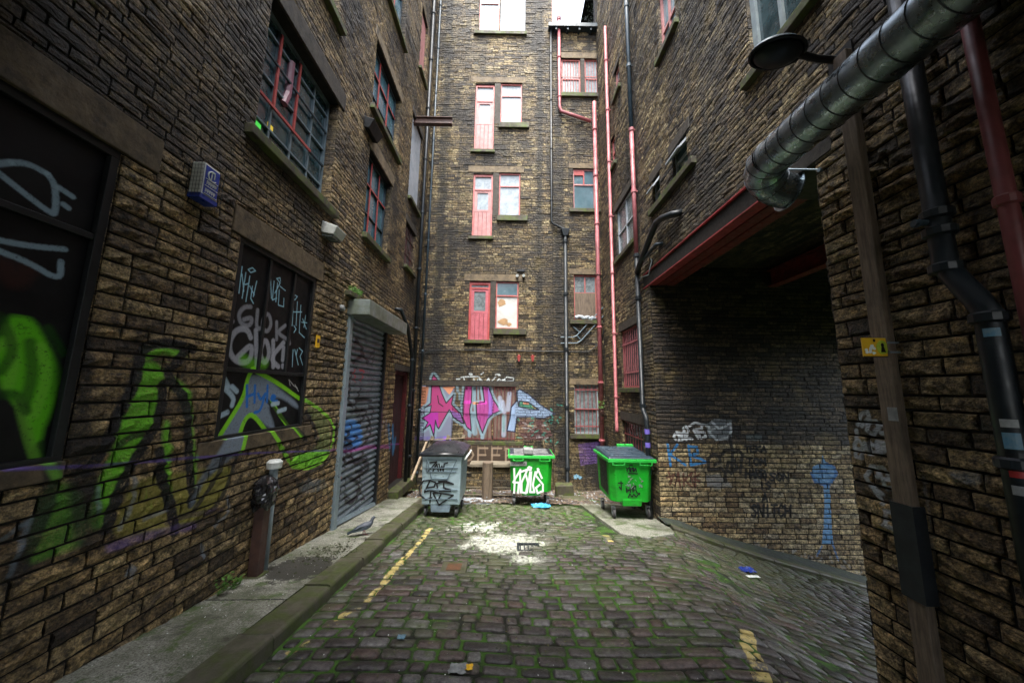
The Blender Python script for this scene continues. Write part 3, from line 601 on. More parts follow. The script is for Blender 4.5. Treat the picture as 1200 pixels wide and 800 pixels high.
for (cx, cy, rx, ry, lo) in SPILL[:2]:
    X, Y, _z = sep(t, P); dx = math_(t, 'DIVIDE', math_(t, 'SUBTRACT', X, cx), rx); dy = math_(t, 'DIVIDE', math_(t, 'SUBTRACT', Y, cy), ry)
    d = math_(t, 'ADD', math_(t, 'SQRT', math_(t, 'ADD', math_(t, 'MULTIPLY', dx, dx), math_(t, 'MULTIPLY', dy, dy))), math_(t, 'MULTIPLY', math_(t, 'SUBTRACT', noise(t, P, 4.5, 8, .82), .5), 2.6))
    c = mix(t, ramp(t, d, [(lo, (.9,)*3), (lo + .4, (0,)*3)]), c, (.6,.63,.52))
LK(t, c, bs.inputs['Base Color']); bs.inputs['Roughness'].default_value = .9; bump(t, bs, noise(t, P, 50, 6, .7), 1, .02); M['joint'] = m
# littered earth at the foot of the back wall
m, t, bs = nmat('littered_earth'); P = pos(t)
c = mix(t, ramp(t, noise(t, P, 9, 7, .8), [(.38, (0,)*3), (.62, (1,)*3)]), (.030,.025,.022), (.13,.10,.085))
c = mix(t, ramp(t, noise(t, P, 1.5, 7, .75), [(.53, (0,)*3), (.60, (.9,)*3)]), c, (.30,.31,.33))
c = mix(t, ramp(t, noise(t, P, 2.4, 6, .7), [(.58, (0,)*3), (.68, (.8,)*3)]), c, (.05,.075,.02))
LK(t, c, bs.inputs['Base Color']); bs.inputs['Roughness'].default_value = .85; bump(t, bs, noise(t, P, 22, 7, .8), 1, .04); M['earth'] = m

# ------------------------------------------------------------------ masonry
def stones(mb, T, u0, u1, z0, z1, holes=(), h=(.09, .12), ln=(.22, .42), gap=.012, pr=(.006, .022), det=2, keep=None, mi=0, seed=1, rowmi=None):
    rr = random.Random(seed); z = z0
    while z < z1 - .02:
        hh = min(rr.uniform(*h), z1 - z); hh = z1 - z if z1 - z - hh < .03 else hh; zt = z + hh
        act = [q for q in holes if q[2] < zt - .004 and q[3] > z + .004 and q[1] > u0 and q[0] < u1]
        bp = sorted({u0, u1} | {min(max(q[k], u0), u1) for q in act for k in (0, 1)})
        for a, b in zip(bp[:-1], bp[1:]):
            if b - a < .01: continue
            mid = (a + b) / 2; cov = [q for q in act if q[0] <= mid <= q[1]]; parts = [(z, zt)]
            for q in cov:
                np_ = []
                for (p0, p1) in parts:
                    if q[2] > p0 + .015: np_.append((p0, min(p1, q[2])))
                    if q[3] < p1 - .015: np_.append((max(p0, q[3]), p1))
                    if q[2] >= p1 or q[3] <= p0: np_ = np_ + [(p0, p1)] if (p0, p1) not in np_ else np_
                parts = np_
            if not parts: continue
            u = a
            while u < b - .005:
                l = rr.uniform(*ln); l = b - u if b - u - l < ln[0] * .45 else l
                for (p0, p1) in parts:
                    if p1 - p0 < .02: continue
                    if keep and not keep(u + l / 2, (p0 + p1) / 2): continue
                    one_stone(mb, T, u + gap / 2, u + l - gap / 2, p0 + gap / 2, p1 - gap / 2, rr, pr, det, mi)
                u += l
        z = zt
def one_stone(mb, T, a, b, c, d, rr, pr, det, mi):
    if b - a < .008 or d - c < .008: return
    p = rr.uniform(*pr); V = []; F = []
    if det >= 3: nu, nv = (7 if b - a > .2 else 5), 5
    elif det >= 2: nu, nv = 4, 3
    else: nu, nv = 2, 2
    j = min(b - a, d - c) * .07
    for k in range(nv):
        for i in range(nu):
            ed = i in (0, nu - 1) or k in (0, nv - 1)
            u = a + (b - a) * i / (nu - 1); v = c + (d - c) * k / (nv - 1)
            if det >= 3:
                su = .012 / (b - a); sv = .011 / (d - c)
                if i == 1: u = a + (b - a) * su
                if i == nu - 2: u = b - (b - a) * su
                if k == 1: v = c + (d - c) * sv
                if k == nv - 2: v = d - (d - c) * sv
                dd = p * (rr.uniform(.25, .5) if ed else rr.uniform(.35, 1.0) if (i in (1, nu - 2) or k in (1, nv - 2)) else rr.uniform(.35, 1.9))
                if ed: u += (j if i == 0 else -j if i == nu - 1 else 0) * rr.random() * .8; v += (j if k == 0 else -j if k == nv - 1 else 0) * rr.random()
                elif 1 < i < nu - 2: u += rr.uniform(-j, j) * 2; v += rr.uniform(-j, j) * (1 if k == 2 else .4)
            elif det >= 2:
                dd = p * (rr.uniform(.45, .75) if ed else rr.uniform(.8, 1.25))
                if ed: u += (j if i == 0 else -j if i == nu - 1 else 0) * rr.random(); v += (j if k == 0 else -j if k == nv - 1 else 0) * rr.random() * 1.4
                else: u += rr.uniform(-j, j) * 2; v += rr.uniform(-j, j)
            else: dd = p * rr.uniform(.6, 1.2)
            V.append(T(u, v, dd))
    for k in range(nv - 1):
        for i in range(nu - 1):
            q = k * nu + i; F.append((q, q + 1, q + nu + 1, q + nu))
    bd = list(range(nu)) + [k * nu + nu - 1 for k in range(1, nv)] + [nu * (nv - 1) + i for i in range(nu - 2, -1, -1)] + [k * nu for k in range(nv - 2, 0, -1)]
    n0 = len(V)
    for q in bd:
        k, i = divmod(q, nu); V.append(T(a + (b - a) * i / (nu - 1), c + (d - c) * k / (nv - 1), -.012))
    for s_ in range(len(bd)): F.append((bd[s_], n0 + s_, n0 + (s_ + 1) % len(bd), bd[(s_ + 1) % len(bd)]))
    mb.add(V, F, mi)
STEPS = [(-9, 4.6, 8.2), (4.6, 7.3, 11.8), (7.3, 99, 16.8)]  # roofline out of view, shaped in steps to let more sky light in
def top_at(u): return next(t_ for a, b, t_ in STEPS if a <= u < b)
def backing(mb, T, u0, u1, z0, z1, holes, d=-.004, mi=0, depth=.3, skip=None, step=False):
    us = sorted({u0, u1} | ({4.6, 7.3} if step else set()) | {min(max(q[k], u0), u1) for q in holes for k in (0, 1)}); zs = sorted({z0, z1} | ({8.2, 11.8} if step else set()) | {min(max(q[k], z0), z1) for q in holes for k in (2, 3)})
    for a, b in zip(us[:-1], us[1:]):
        for c, e in zip(zs[:-1], zs[1:]):
            m_, n_ = (a + b) / 2, (c + e) / 2
            if step and n_ > top_at(m_): continue
            if any(q[0] < m_ < q[1] and q[2] < n_ < q[3] for q in holes): continue
            mb.add([T(a, c, d), T(b, c, d), T(b, e, d), T(a, e, d)], [(0, 1, 2, 3)], mi)
    for q in holes:
        if q is skip: continue
        a, b, c, e = max(q[0], u0), min(q[1], u1), max(q[2], z0), min(q[3], z1); D = -(q[4] if len(q) > 4 else depth) - .06
        mb.add([T(a, c, d), T(b, c, d), T(b, e, d), T(a, e, d), T(a, c, D), T(b, c, D), T(b, e, D), T(a, e, D)], [(0, 4, 5, 1), (1, 5, 6, 2), (2, 6, 7, 3), (3, 7, 4, 0), (4, 7, 6, 5)], mi)
def reveals(mb, T, q, dep, h=(.08, .11), mi=0, seed=3):
    a, b, c, e = q[:4]
    stones(mb, lambda u, z, d: T(a + d, z, -u), .0, dep, c, e, h=h, ln=(dep, dep + .01), gap=.008, pr=(.002, .008), det=1, mi=mi, seed=seed)
    stones(mb, lambda u, z, d: T(b - d, z, -u), .0, dep, c, e, h=h, ln=(dep, dep + .01), gap=.008, pr=(.002, .008), det=1, mi=mi, seed=seed + 1)

# ================================================================== GROUND
def sheet(name, mat, X0, X1, Y0, Y1, fz, n, kind='structure', m=None):
    mb = MB(); nx = max(2, int((X1 - X0) / n)); ny = max(2, int((Y1 - Y0) / n))
    V = [(X0 + (X1-X0)*i/nx, Y0 + (Y1-Y0)*k/ny, fz(X0 + (X1-X0)*i/nx, Y0 + (Y1-Y0)*k/ny)) for k in range(ny+1) for i in range(nx+1)]
    mb.add(V, [(k*(nx+1)+i, k*(nx+1)+i+1, (k+1)*(nx+1)+i+1, (k+1)*(nx+1)+i) for k in range(ny) for i in range(nx)])
    return tag(mb.build(name, mat, smooth=True), kind=kind)
sheet('ground', M['joint'], -3.2, 16, -9, YB + .3, lambda x, y: street(x, y) - .014, .2)
tag(bpy.data.objects['ground'], 'dark mossy earth in the joints beneath the setts')
def fan(X): return max(0, X - 1.6) ** 1.15 * .16        # rows bend towards the camera on the right, down the ramp
def in_street(X, Y):
    if Y < 1.2 or Y > 8.75: return False
    if X < -1.80: return False
    if Y > YP - .1 and X > XR - .02: return Y < YK(X)
    if X > XR - .05: return False
    if X > 1.75 and Y > 6.25: return False
    return True
def YK(X): return 6.62 - .055 * (X - 3.0)               # front of the kerb along the recess wall
mb = MB(); rr = random.Random(11); v = 1.0
while v < 10.4:
    dv_ = rr.uniform(.115, .155); u = -1.83 + rr.uniform(-.02, .02)
    while u < 8.3:
        l = rr.choice([rr.uniform(.12, .16), rr.uniform(.15, .22), rr.uniform(.18, .25), rr.uniform(.18, .25), rr.uniform(.26, .40)])
        xc = u + l / 2; yc = v + dv_ / 2 - fan(xc) - .03 * sin(xc * 1.1)
        if in_street(xc, yc) and in_street(u + l - .02, yc):
            g = .012; nx, ny = 4, 4; kq = .12 if xc > 2.6 else 1; hgt = rr.uniform(-.006, .008) * kq; tx = rr.uniform(-.03, .03) * kq; ty = rr.uniform(-.045, .045) * kq; V = []
            far = yc > 6.8
            if far: nx = ny = 3
            jx = [rr.uniform(-.006, .006) for _ in range(4)]
            for k in range(ny):
                for i in range(nx):
                    fu, fv = i / (nx - 1), k / (ny - 1)
                    if nx == 4: fu = (0, .024 / l, 1 - .024 / l, 1)[i]; fv = (0, .021 / dv_, 1 - .021 / dv_, 1)[k]
                    x = u + g + (l - 2*g) * fu + (jx[0] if fv > .5 else jx[1]) * (1 if fu in (0, 1) else 0); y0 = v + g + (dv_ - 2*g) * fv
                    edge = (fu in (0, 1)) + (fv in (0, 1)); y = y0 - fan(x) - .03 * sin(x * 1.1)
                    if not far and edge == 2: x += (.010 if fu == 0 else -.010); y += (.009 if fv == 0 else -.009)
                    z = street(x, y) + hgt + tx * (fu - .5) * l + ty * (fv - .5) * dv_ + rr.uniform(-.0025, .0025) * kq - (.0 if edge == 0 else .009 if edge == 1 else .015)
                    V.append((x, y, z))
            F = [(k*nx+i, k*nx+i+1, (k+1)*nx+i+1, (k+1)*nx+i) for k in range(ny-1) for i in range(nx-1)]
            bd = list(range(nx)) + [k*nx+nx-1 for k in range(1, ny)] + [nx*(ny-1)+i for i in range(nx-2, -1, -1)] + [k*nx for k in range(ny-2, 0, -1)]; n0 = len(V)
            for q in bd: p = V[q]; V.append((p[0], p[1], p[2] - .04))
            F += [(bd[s_], n0+s_, n0+(s_+1) % len(bd), bd[(s_+1) % len(bd)]) for s_ in range(len(bd))]
            mb.add(V, F)
        u += l
    v += dv_
tag(mb.build('street', M['sett'], smooth=True), 'worn stone setts with mossy joints sloping down the alley', kind='structure')
# pavement on the left, broken near the post
def pz(x, y): return pave(x, y) + .006 * sin(x * 3 + y * 2)
PX = onG(318, 655)[1]
sheet('pavement', M['pave'], XL - .1, -2.12, -6, 8.9, pz, .12)
mb = MB(); y = -3.0; rr = random.Random(4)
while y < 9.3:
    l = rr.uniform(.55, .95); dz = rr.uniform(-.012, .012); dx = rr.uniform(-.012, .012)
    y0, y1 = y + .008, y + l - .008; x0, x1 = -2.125 + dx, -1.845 + dx
    f0 = pave(0, y0) + .012 + dz; f1 = pave(0, y1) + .012 + dz
    b = .03
    prof = lambda zt, yy: [(x0, yy, zt - .2), (x0, yy, zt - .01), (x0 + .015, yy, zt), (x1 - b, yy, zt), (x1 - b * .3, yy, zt - b * .3), (x1, yy, zt - b), (x1 + .01, yy, zt - .24)]
    p, q = prof(f0, y0), prof(f1, y1); n = len(p)
    mb.add(p + q, [(i, i + 1, n + i + 1, n + i) for i in range(n - 1)] + [tuple(range(n)), tuple(range(2*n - 1, n - 1, -1))])
    y += l
tag(mb.build('kerb', M['kerb'], bevel=.006), 'mossy worn kerb stones edging the left pavement', kind='structure')
# yard of rubble and earth at the back
def yz(x, y): return street(0, y) + .012 + .02 * sin(x * 5) * sin(y * 4.3) + .012 * sin(x * 13 + y * 9)
sheet('yard', M['earth'], XL - .05, XR, 8.72, YB + .1, yz, .09)
# concrete apron beneath the right-hand bin
mb = MB(); pts = [(1.72, 8.7), (3.0, 8.7), (3.0, 6.68), (2.9, 6.3), (2.3, 6.02), (1.95, 6.25)]
top = [(x, y, street(2, y) + .035) for x, y in pts]; bot = [(x, y, street(2, y) - .1) for x, y in pts]; n = len(pts)
mb.add(top + bot, [tuple(range(n))[::-1]] + [(i, (i+1) % n, (i+1) % n + n, i + n) for i in range(n)])
tag(mb.build('concrete_apron', M['pave'], bevel=.01), 'pale concrete slab under the right-hand bin', kind='structure')
# kerb and tarmac strip along the recess wall
mb = MB(); x = 3.02; rr = random.Random(9)
while x < 8.4:
    l = rr.uniform(.7, 1.1); a, b = x + .006, x + l - .006
    def kp(X): y = YK(X); z = street(X, y) + .055; return [(X, y, z - .2), (X, y, z - .02), (X, y + .02, z), (X, y + .15, z + .004), (X, y + .16, z - .1)]
    p, q = kp(a), kp(b); mb.add(p + q, [(i, i+1, 5+i+1, 5+i) for i in range(4)] + [(0,1,2,3,4), (9,8,7,6,5)]); x += l
tag(mb.build('recess_kerb', M['kerb']), 'low grey kerb stones running down the ramp', kind='structure')
mb = MB(); nn = 40
V = []
for i in range(nn + 1):
    X = 2.95 + (8.5 - 2.95) * i / nn
    V += [(X, YK(X) + .14, street(X, YK(X)) + .045), (X, YC + .02, street(X, YC) + .10)]
mb.add(V, [(2*i, 2*i+2, 2*i+3, 2*i+1) for i in range(nn)])
tag(mb.build('tarmac_strip', M['tar'], smooth=True), 'dark tarmac fillet between ramp kerb and stone wall', kind='structure')

# ================================================================== LEFT BUILDING
def rectL(tl, tr, bl, br):
    p = [L(*q) for q in (tl, tr, bl, br)]
    return [(p[0][0] + p[2][0]) / 2, (p[1][0] + p[3][0]) / 2, (p[2][1] + p[3][1]) / 2, (p[0][1] + p[1][1]) / 2]
BL_ = empty('stone_building', (XL, 5, -2.4), 'brown gritstone mill along the left pavement with black boards, steel shutter and tall wired windows', 'building')
near_board = [1.0, 2.33, L(85, 537)[1], 1.70]
board1 = [3.48, 4.93, -.52, 1.60]
bigwin = [3.47, L(389, 180)[0] + .07, 2.83, 4.66]
w2lo = [L(428, 240)[0], L(456, 260)[0], L(452, 300)[1] - .02, L(449, 200)[1]]
w2hi = [L(436, 120)[0], L(468, 145)[0], L(465, 185)[1], L(458, 88)[1]]
upnear = [3.45, 4.8, L(398, 32)[1], 8.4]
up3 = [w2hi[0], w2hi[1] - .05, L(476, 66)[1], 11.0]
c3lo = [L(474, 290)[0], L(486, 290)[0], L(478, 315)[1], L(478, 262)[1]]
c3mid = [L(481, 180)[0], L(493.5, 190)[0], L(484, 240)[1], L(489, 146)[1]]
c3hi = [L(492, 60)[0], L(500, 60)[0], L(493, 85)[1], L(498, 18)[1]]
shut = [6.02, L(446, 500)[0], pave(0, 6.9) - .15, 1.38]
door = [L(459, 500)[0], L(477, 500)[0], L(468, 566)[1] + .05, L(466, 434)[1]]
LH = [near_board, board1, bigwin, w2lo, w2hi, upnear, up3, c3lo, c3mid, c3hi, shut, door]
print('LEFT', [[round(v, 2) for v in q] for q in LH])
deps = [.10, .10, .22, .2, .2, .2, .2, .18, .12, .15, .10, .25]
for q, d in zip(LH, deps): q.append(d)
lint = lambda q, o=.12, h=.28: (q[0] - o, q[1] + o, q[3], q[3] + h)
sil = lambda q, o=.10, h=.14: (q[0] - o, q[1] + o, q[2] - h, q[2])
holesL = [q[:4] for q in LH]
Lint = [lint(near_board, .25, .30), lint(board1, .13, .30), lint(bigwin, .15, .32), lint(w2lo, .1, .28), lint(w2hi, .1, .26), lint(c3lo, .05, .2), lint(c3mid, .05, .2), lint(door, .1, .16)]
Sill = [(near_board[0], near_board[1], near_board[2] - .12, near_board[2]), sil(board1, .18, .16), sil(bigwin, .14, .12), sil(w2lo, .05, .12), sil(w2hi, .1, .12), sil(upnear, .12, .12), sil(up3, .05, .1), sil(c3lo, .02, .1), sil(c3mid, .02, .1), sil(c3hi, .05, .1)]
ext = [tuple(x) for x in Lint + Sill]
# the wall: rock-faced blocks low down, thinner courses above
mb = MB()
kp = lambda u, z: z < min(1.42 * u + 2.2, top_at(u))
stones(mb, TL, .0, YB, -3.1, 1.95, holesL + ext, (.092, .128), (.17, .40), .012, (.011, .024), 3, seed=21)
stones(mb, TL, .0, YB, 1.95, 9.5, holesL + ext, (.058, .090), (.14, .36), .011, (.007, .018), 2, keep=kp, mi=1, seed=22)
stones(mb, TL, 4.0, YB, 9.5, 16.8, holesL + ext, (.08, .12), (.25, .5), .014, (.006, .024), 1, keep=kp, mi=1, seed=23)
backing(mb, TL, -9, YB + .3, -3.4, 16.8, LH, mi=2, step=True)
for i, q in enumerate(LH): reveals(mb, TL, q, q[4], mi=1 if i > 1 else 0, seed=40 + i)
for a_, b_, t_ in STEPS:
    b_ = min(b_, YB + 3); mb.add([(XL - .01, a_, t_), (XL - .01, b_, t_), (XL - 6, b_, t_), (XL - 6, a_, t_)], [(0, 1, 2, 3)], 2)
for yy_, t0_, t1_ in ((4.6, 8.2, 11.8), (7.3, 11.8, 16.8)): mb.add([(XL - .01, yy_, t0_), (XL - 6, yy_, t0_), (XL - 6, yy_, t1_), (XL - .01, yy_, t1_)], [(0, 1, 2, 3)], 2)
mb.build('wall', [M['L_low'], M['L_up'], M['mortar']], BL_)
for i, q in enumerate(Lint):
    b = MB(); pbox(b, TL, q[0], q[1], q[2] + .004, q[3] - .004, -.22, .022 if i != 2 else .03); b.build('lintel', M['dress_L'] if i < 2 else M['dress_dark'] if i in (2, 5, 6, 7) else M['dress'], BL_, bevel=.008)
for i, q in enumerate(Sill):
    b = MB(); pbox(b, TL, q[0], q[1], q[2] + .004, q[3] - .003, -.2, .03 if i < 2 else .10); b.build('sill', M['dress_L'] if i < 2 else M['sill'], BL_, bevel=.01)
# black steel boards over two openings
def board(q, cuts, rail, d=-.05):
    f = MB(); w_ = .055
    pbox(f, TL, q[0], q[1], q[3] - w_, q[3], d, d + .045); pbox(f, TL, q[0], q[1], q[2], q[2] + .03, d, d + .045)
    pbox(f, TL, q[0], q[0] + w_, q[2] + .03, q[3] - w_, d, d + .045); pbox(f, TL, q[1] - w_, q[1], q[2] + .03, q[3] - w_, d, d + .045)
    pbox(f, TL, q[0] + w_, q[1] - w_, rail, rail + .045, d, d + .035)
    for c in cuts: pbox(f, TL, c - .018, c + .018, rail + .045, q[3] - w_, d, d + .03)
    o = f.build('boarded_window', M['blackframe'], BL_, bevel=.004)
    p = MB(); pbox(p, TL, q[0] + .01, q[1] - .01, q[2] + .01, q[3] - .01, d - .03, d + .006); p.build('panel', M['blackpanel'], o)
    o['label'] = 'black sheet boarding sprayed with tags'
board(board1, [L(318, 330)[0], L(346, 350)[0]], L(300, 437)[1]); board(near_board, [], 1.0)
# windows
def window(parent, T, q, dep, cols, rows, pane, frame, fw=.045, bw=.025, frame2=None, bars=None, extra=None, name='window'):
    f = MB(); a, b, c, e = q[:4]; d0 = -dep; d1 = -dep + .05
    pbox(f, T, a, b, e - fw, e, d0, d1); pbox(f, T, a, b, c, c + fw, d0, d1); pbox(f, T, a, a + fw, c + fw, e - fw, d0, d1); pbox(f, T, b - fw, b, c + fw, e - fw, d0, d1)
    for i in cols: x = a + (b - a) * i; pbox(f, T, x - bw / 2, x + bw / 2, c + fw, e - fw, d0 + .003, d1 - .006)
    for k in rows: z = c + (e - c) * k; pbox(f, T, a + fw, b - fw, z - bw / 2, z + bw / 2, d0 + .005, d1 - .003)
    o = f.build(name, frame, parent); p = MB(); pbox(p, T, a + .01, b - .01, c + .01, e - .01, d0 - .008, d0 + .012); p.build('pane', pane, o)
    if bars:
        g = MB(); n, rails, bm = bars
        for i in range(n): x = a + (b - a) * (i + .5) / n; g.tube([T(x, c - .01, -.05), T(x, e + .0, -.05)], .010, 6)
        for k in rails: z = c + (e - c) * k; pbox(g, T, a, b, z - .015, z + .015, -.045, -.03)
        g.build('bars', bm, o)
    return o
bw_ = window(BL_, TL, bigwin, .2, [.25, .5, .75], [.2, .53, .86], M['glass_dark'], M['winbar'], .05, .028)
bw_['label'] = 'large wired window with red glazing bars and a green exit sign behind it'
g = MB(); a, b, c, e = bigwin[:4]
for i in (.25, .5): x = a + (b - a) * i; pbox(g, TL, x - .017, x + .017, c + (e - c) * .38, e - .1, -.152, -.13)
pbox(g, TL, a + .06, b - .4, c + (e - c) * .36, c + (e - c) * .38, -.152, -.128)
g.build('red_glazing_bar', M['redframe'], bw_)
g = MB(); z = c + (e - c) * .68; pbox(g, TL, a + .05, b - .05, z, z + .03, -.150, -.125); pbox(g, TL, b - .4, b - .05, c + (e - c) * .36, c + (e - c) * .38, -.150, -.125); g.build('glazing_bar', M['bluepipe'], bw_)
es = L(313, 157); g = MB(); pbox(g, TL, es[0] - .03, es[0] + .11, es[1] + .06, es[1] + .20, -.176, -.172); g.build('exit_sign', M['exit'], bw_)
es = L(330, 160); g = MB(); pbox(g, TL, es[0] - .03, es[0] + .07, es[1] + .08, es[1] + .18, -.176, -.172); g.build('lit_panel', M['exity'], bw_)
g = MB(); pp = [L(356, 74), L(352, 110), L(347, 122)]; g.tube([TL(p[0], p[1], -.17) for p in pp], .05, 8); g.build('conduit', M['pinkduct'], bw_)
def redwin(q, lab=None):
    o = window(BL_, TL, q, .17, [.33, .66], [.33, .66], M['glass_teal'], M['bluepipe'], .05, .03); g = MB(); a, b, c, e = q[:4]
    for i in (.33, .66): x = a + (b - a) * i; pbox(g, TL, x - .026, x + .026, c + .05, e - .05, -.121, -.112)
    z = c + (e - c) * .66; pbox(g, TL, a + .04, b - .04, z - .02, z + .02, -.120, -.110); g.build('red_glazing_bar', M['redframe'], o)
redwin(w2lo); redwin(w2hi); redwin(up3)
window(BL_, TL, upnear, .17, [.5], [.3, .6], M['glass_teal'], M['bluepipe'])
window(BL_, TL, c3lo, .15, [.5], [.5], M['glass_dark'], M['reddark'], bars=(7, [.3, .7], M['rust']))
b = MB()
for i in range(4):
    a, e = c3mid[0] + (c3mid[1] - c3mid[0]) * i / 4, c3mid[0] + (c3mid[1] - c3mid[0]) * (i + 1) / 4; pbox(b, TL, a + .004, e - .004, c3mid[2], c3mid[3], -.08, -.05)
b.build('white_boarding', M['whitewood'], BL_)
b = MB(); pbox(b, TL, c3hi[0], c3hi[1], c3hi[2], c3hi[3], -.1, -.07); pbox(b, TL, c3hi[0] + .1, c3hi[0] + .15, c3hi[2], c3hi[3], -.07, -.05); b.build('salmon_boarding', M['pinkpanel'], BL_)
# steel shutter
sh = MB(); z = shut[2]; a, e = shut[0] + .06, shut[1] - .05
while z < shut[3]:
    V = []; n = 5
    for k in range(n):
        t_ = k / (n - 1); V += [TL(a, z + .118 * t_, -.08 + .05 * sin(pi * t_) ** .7), TL(e, z + .118 * t_, -.08 + .05 * sin(pi * t_) ** .7)]
    sh.add(V, [(2*k, 2*k+1, 2*k+3, 2*k+2) for k in range(n - 1)]); z += .118
so_ = sh.build('roller_shutter', M['shutter'], BL_, smooth=False)
g = MB(); pbox(g, TL, shut[0] - .06, shut[0] + .07, shut[2] - .1, shut[3] + .12, -.06, .06); g.build('guide_rail', M['shutterrail'], so_, bevel=.006)
g = MB(); pbox(g, TL, shut[1] - .06, shut[1] + .01, shut[2] - .1, shut[3] - .02, -.08, .02); g.build('guide_rail', M['blackframe'], so_)
g = MB(); zb = pave(0, 6.2)
g.hexa([TL(shut[0] + .05, pave(0, shut[0]) + .02, -.06), TL(shut[1] - .05, pave(0, shut[1]) + .02, -.06), TL(shut[1] - .05, pave(0, shut[1]) + .02, .03), TL(shut[0] + .05, pave(0, shut[0]) + .02, .03)],
       [TL(shut[0] + .05, pave(0, shut[0]) + .08, -.06), TL(shut[1] - .05, pave(0, shut[1]) + .08, -.06), TL(shut[1] - .05, pave(0, shut[1]) + .08, .0), TL(shut[0] + .05, pave(0, shut[0]) + .08, .0)])
g.build('bottom_bar', M['shutterrail'], so_)
g = MB(); pbox(g, TL, shut[0] - .10, shut[1] + .22, 1.30, 1.58, -.02, .40); g.build('hood', M['hood'], so_, bevel=.012)
# burgundy door
d = MB(); a, b, c, e = door[:4]
for i in range(5): x0 = a + .1 + (b - a - .2) * i / 5; pbox(d, TL, x0 + .004, x0 + (b - a - .2) / 5 - .004, c, e - .1, -.2, -.16)
do = d.build('door', M['reddoor'], BL_)
g = MB(); pbox(g, TL, b - .1, b, c, e, -.2, -.06); pbox(g, TL, a, a + .08, c, e, -.2, -.08); pbox(g, TL, a + .08, b - .1, e - .09, e, -.2, -.08); g.build('door_frame', M['reddark'], do)
g = MB(); pbox(g, TL, a - .05, b + .3, c - .22, c - .004, -.2, .26); g.build('doorstep', M['sill'], BL_, bevel=.015)

# ================================================================== BACK BUILDING
BB = empty('stone_building', (0, YB, -2.9), 'tall sooty stone block closing the far end of the alley with pink loading doors', 'building')
def rB(x0, x1, y0, y1): a = B(x0, y1); b = B(x1, y0); return [a[0], b[0], a[1], b[1]]
doorsB = [rB(548, 575, 330, 398), rB(552.5, 578, 204, 277), rB(555, 580, 99, 176)]
winsB = [rB(580, 608, 330, 385), rB(584, 610, 203, 253), rB(586, 612, 98, 145)]
top1 = rB(561, 586, -8, 38); top2 = rB(586, 616, -8, 38)
top1[3] = top2[3] = top1[3] + .4
rtop1 = rB(658, 680, 69, 110); rtop2 = rB(685.5, 707, 69, 110)
rmid = rB(672, 697, 198, 245); rlow = rB(673, 699, 322, 375); rgr = rB(673.5, 701, 451, 508)
pA = rB(496, 531, 452, 516); pB_ = rB(543, 577, 452, 516); pC = rB(578, 604, 452, 516); low = rB(540, 615, 521, 545)
HB = doorsB + winsB + [top1, top2, rtop1, rtop2, rmid, rlow, rgr, pA, pB_, pC]
extB = []
LI = []; SI = []
for dq, wq in zip(doorsB, winsB):
    LI.append((dq[0] - .18, wq[1] + .12, max(dq[3], wq[3]), max(dq[3], wq[3]) + .24)); SI.append((dq[0] - .1, dq[1] + .05, dq[2] - .12, dq[2])); SI.append((wq[0] - .05, wq[1] + .25, wq[2] - .2, wq[2]))
SI.append((top1[0] - .18, top2[1] + .05, top1[2] - .14, top1[2])); SI.append((rtop1[0] - .1, rtop2[1] + .02, rtop1[2] - .16, rtop1[2]))
for q in (rmid, rlow, rgr): SI.append((q[0] - .15, q[1] + .15, q[2] - .14, q[2])); LI.append((q[0] - .15, q[1] + .15, q[3], q[3] + .2))
LI.append((rtop1[0] - .15, rtop2[1] + .0, rtop1[3], rtop1[3] + .25)); LI.append((pA[0], pC[1] + .1, pA[3], pA[3] + .16))
SI.append((pB_[0] - .4, pC[1] + .25, pB_[2] - .12, pB_[2]))
MU = [(dq[1], wq[0], wq[2], wq[3]) for dq, wq in zip(doorsB, winsB)] + [(rtop1[1], rtop2[0], rtop1[2], rtop1[3])]
extB = LI + SI + MU
ZG = B(675, 38)[1]           # eaves of the lower right-hand part
XS = B(647, 60)[0]
allB = [q[:4] for q in HB] + extB
mb = MB()
stones(mb, TB, XL, XS, -3.3, 18.5, allB, (.07, .10), (.14, .38), .013, (.006, .022), 1, seed=31)
stones(mb, TB, XS, XR, -3.3, ZG, allB, (.07, .10), (.14, .36), .013, (.006, .022), 1, seed=32)
backing(mb, TB, XL - .3, XS, -3.5, 18.5, [q for q in HB if q[0] < XS], mi=1, depth=.14); backing(mb, TB, XS, XR + .3, -3.5, ZG, [q for q in HB if q[0] > XS], mi=1, depth=.14)
for i, q in enumerate(HB): reveals(mb, TB, q, .14, mi=0, seed=70 + i)
mb.add([(XS, YB + .01, ZG), (XS, YB + 5, ZG), (XS, YB + 5, 18.5), (XS, YB + .01, 18.5)], [(0, 1, 2, 3)], 1)
mb.add([(XS, YB, ZG), (XR + .3, YB, ZG), (XR + .3, YB + 5, ZG), (XS, YB + 5, ZG)], [(0, 1, 2, 3)], 1)
mb.build('wall', [M['B'], M['mortar']], BB)
for q in LI:
    b = MB(); pbox(b, TB, q[0], q[1], q[2] + .004, q[3] - .004, -.13, .02); b.build('lintel', M['dress_dark'] if q is LI[-1] else M['dress'], BB, bevel=.008)
for q in MU:
    b = MB(); pbox(b, TB, q[0] + .004, q[1] - .004, q[2] - .004, q[3], -.13, .01); b.build('mullion', M['dress_dark'], BB)
for q in SI:
    b = MB(); pbox(b, TB, q[0], q[1], q[2] + .004, q[3] - .003, -.12, .09); b.build('sill', M['sill'], BB, bevel=.01)
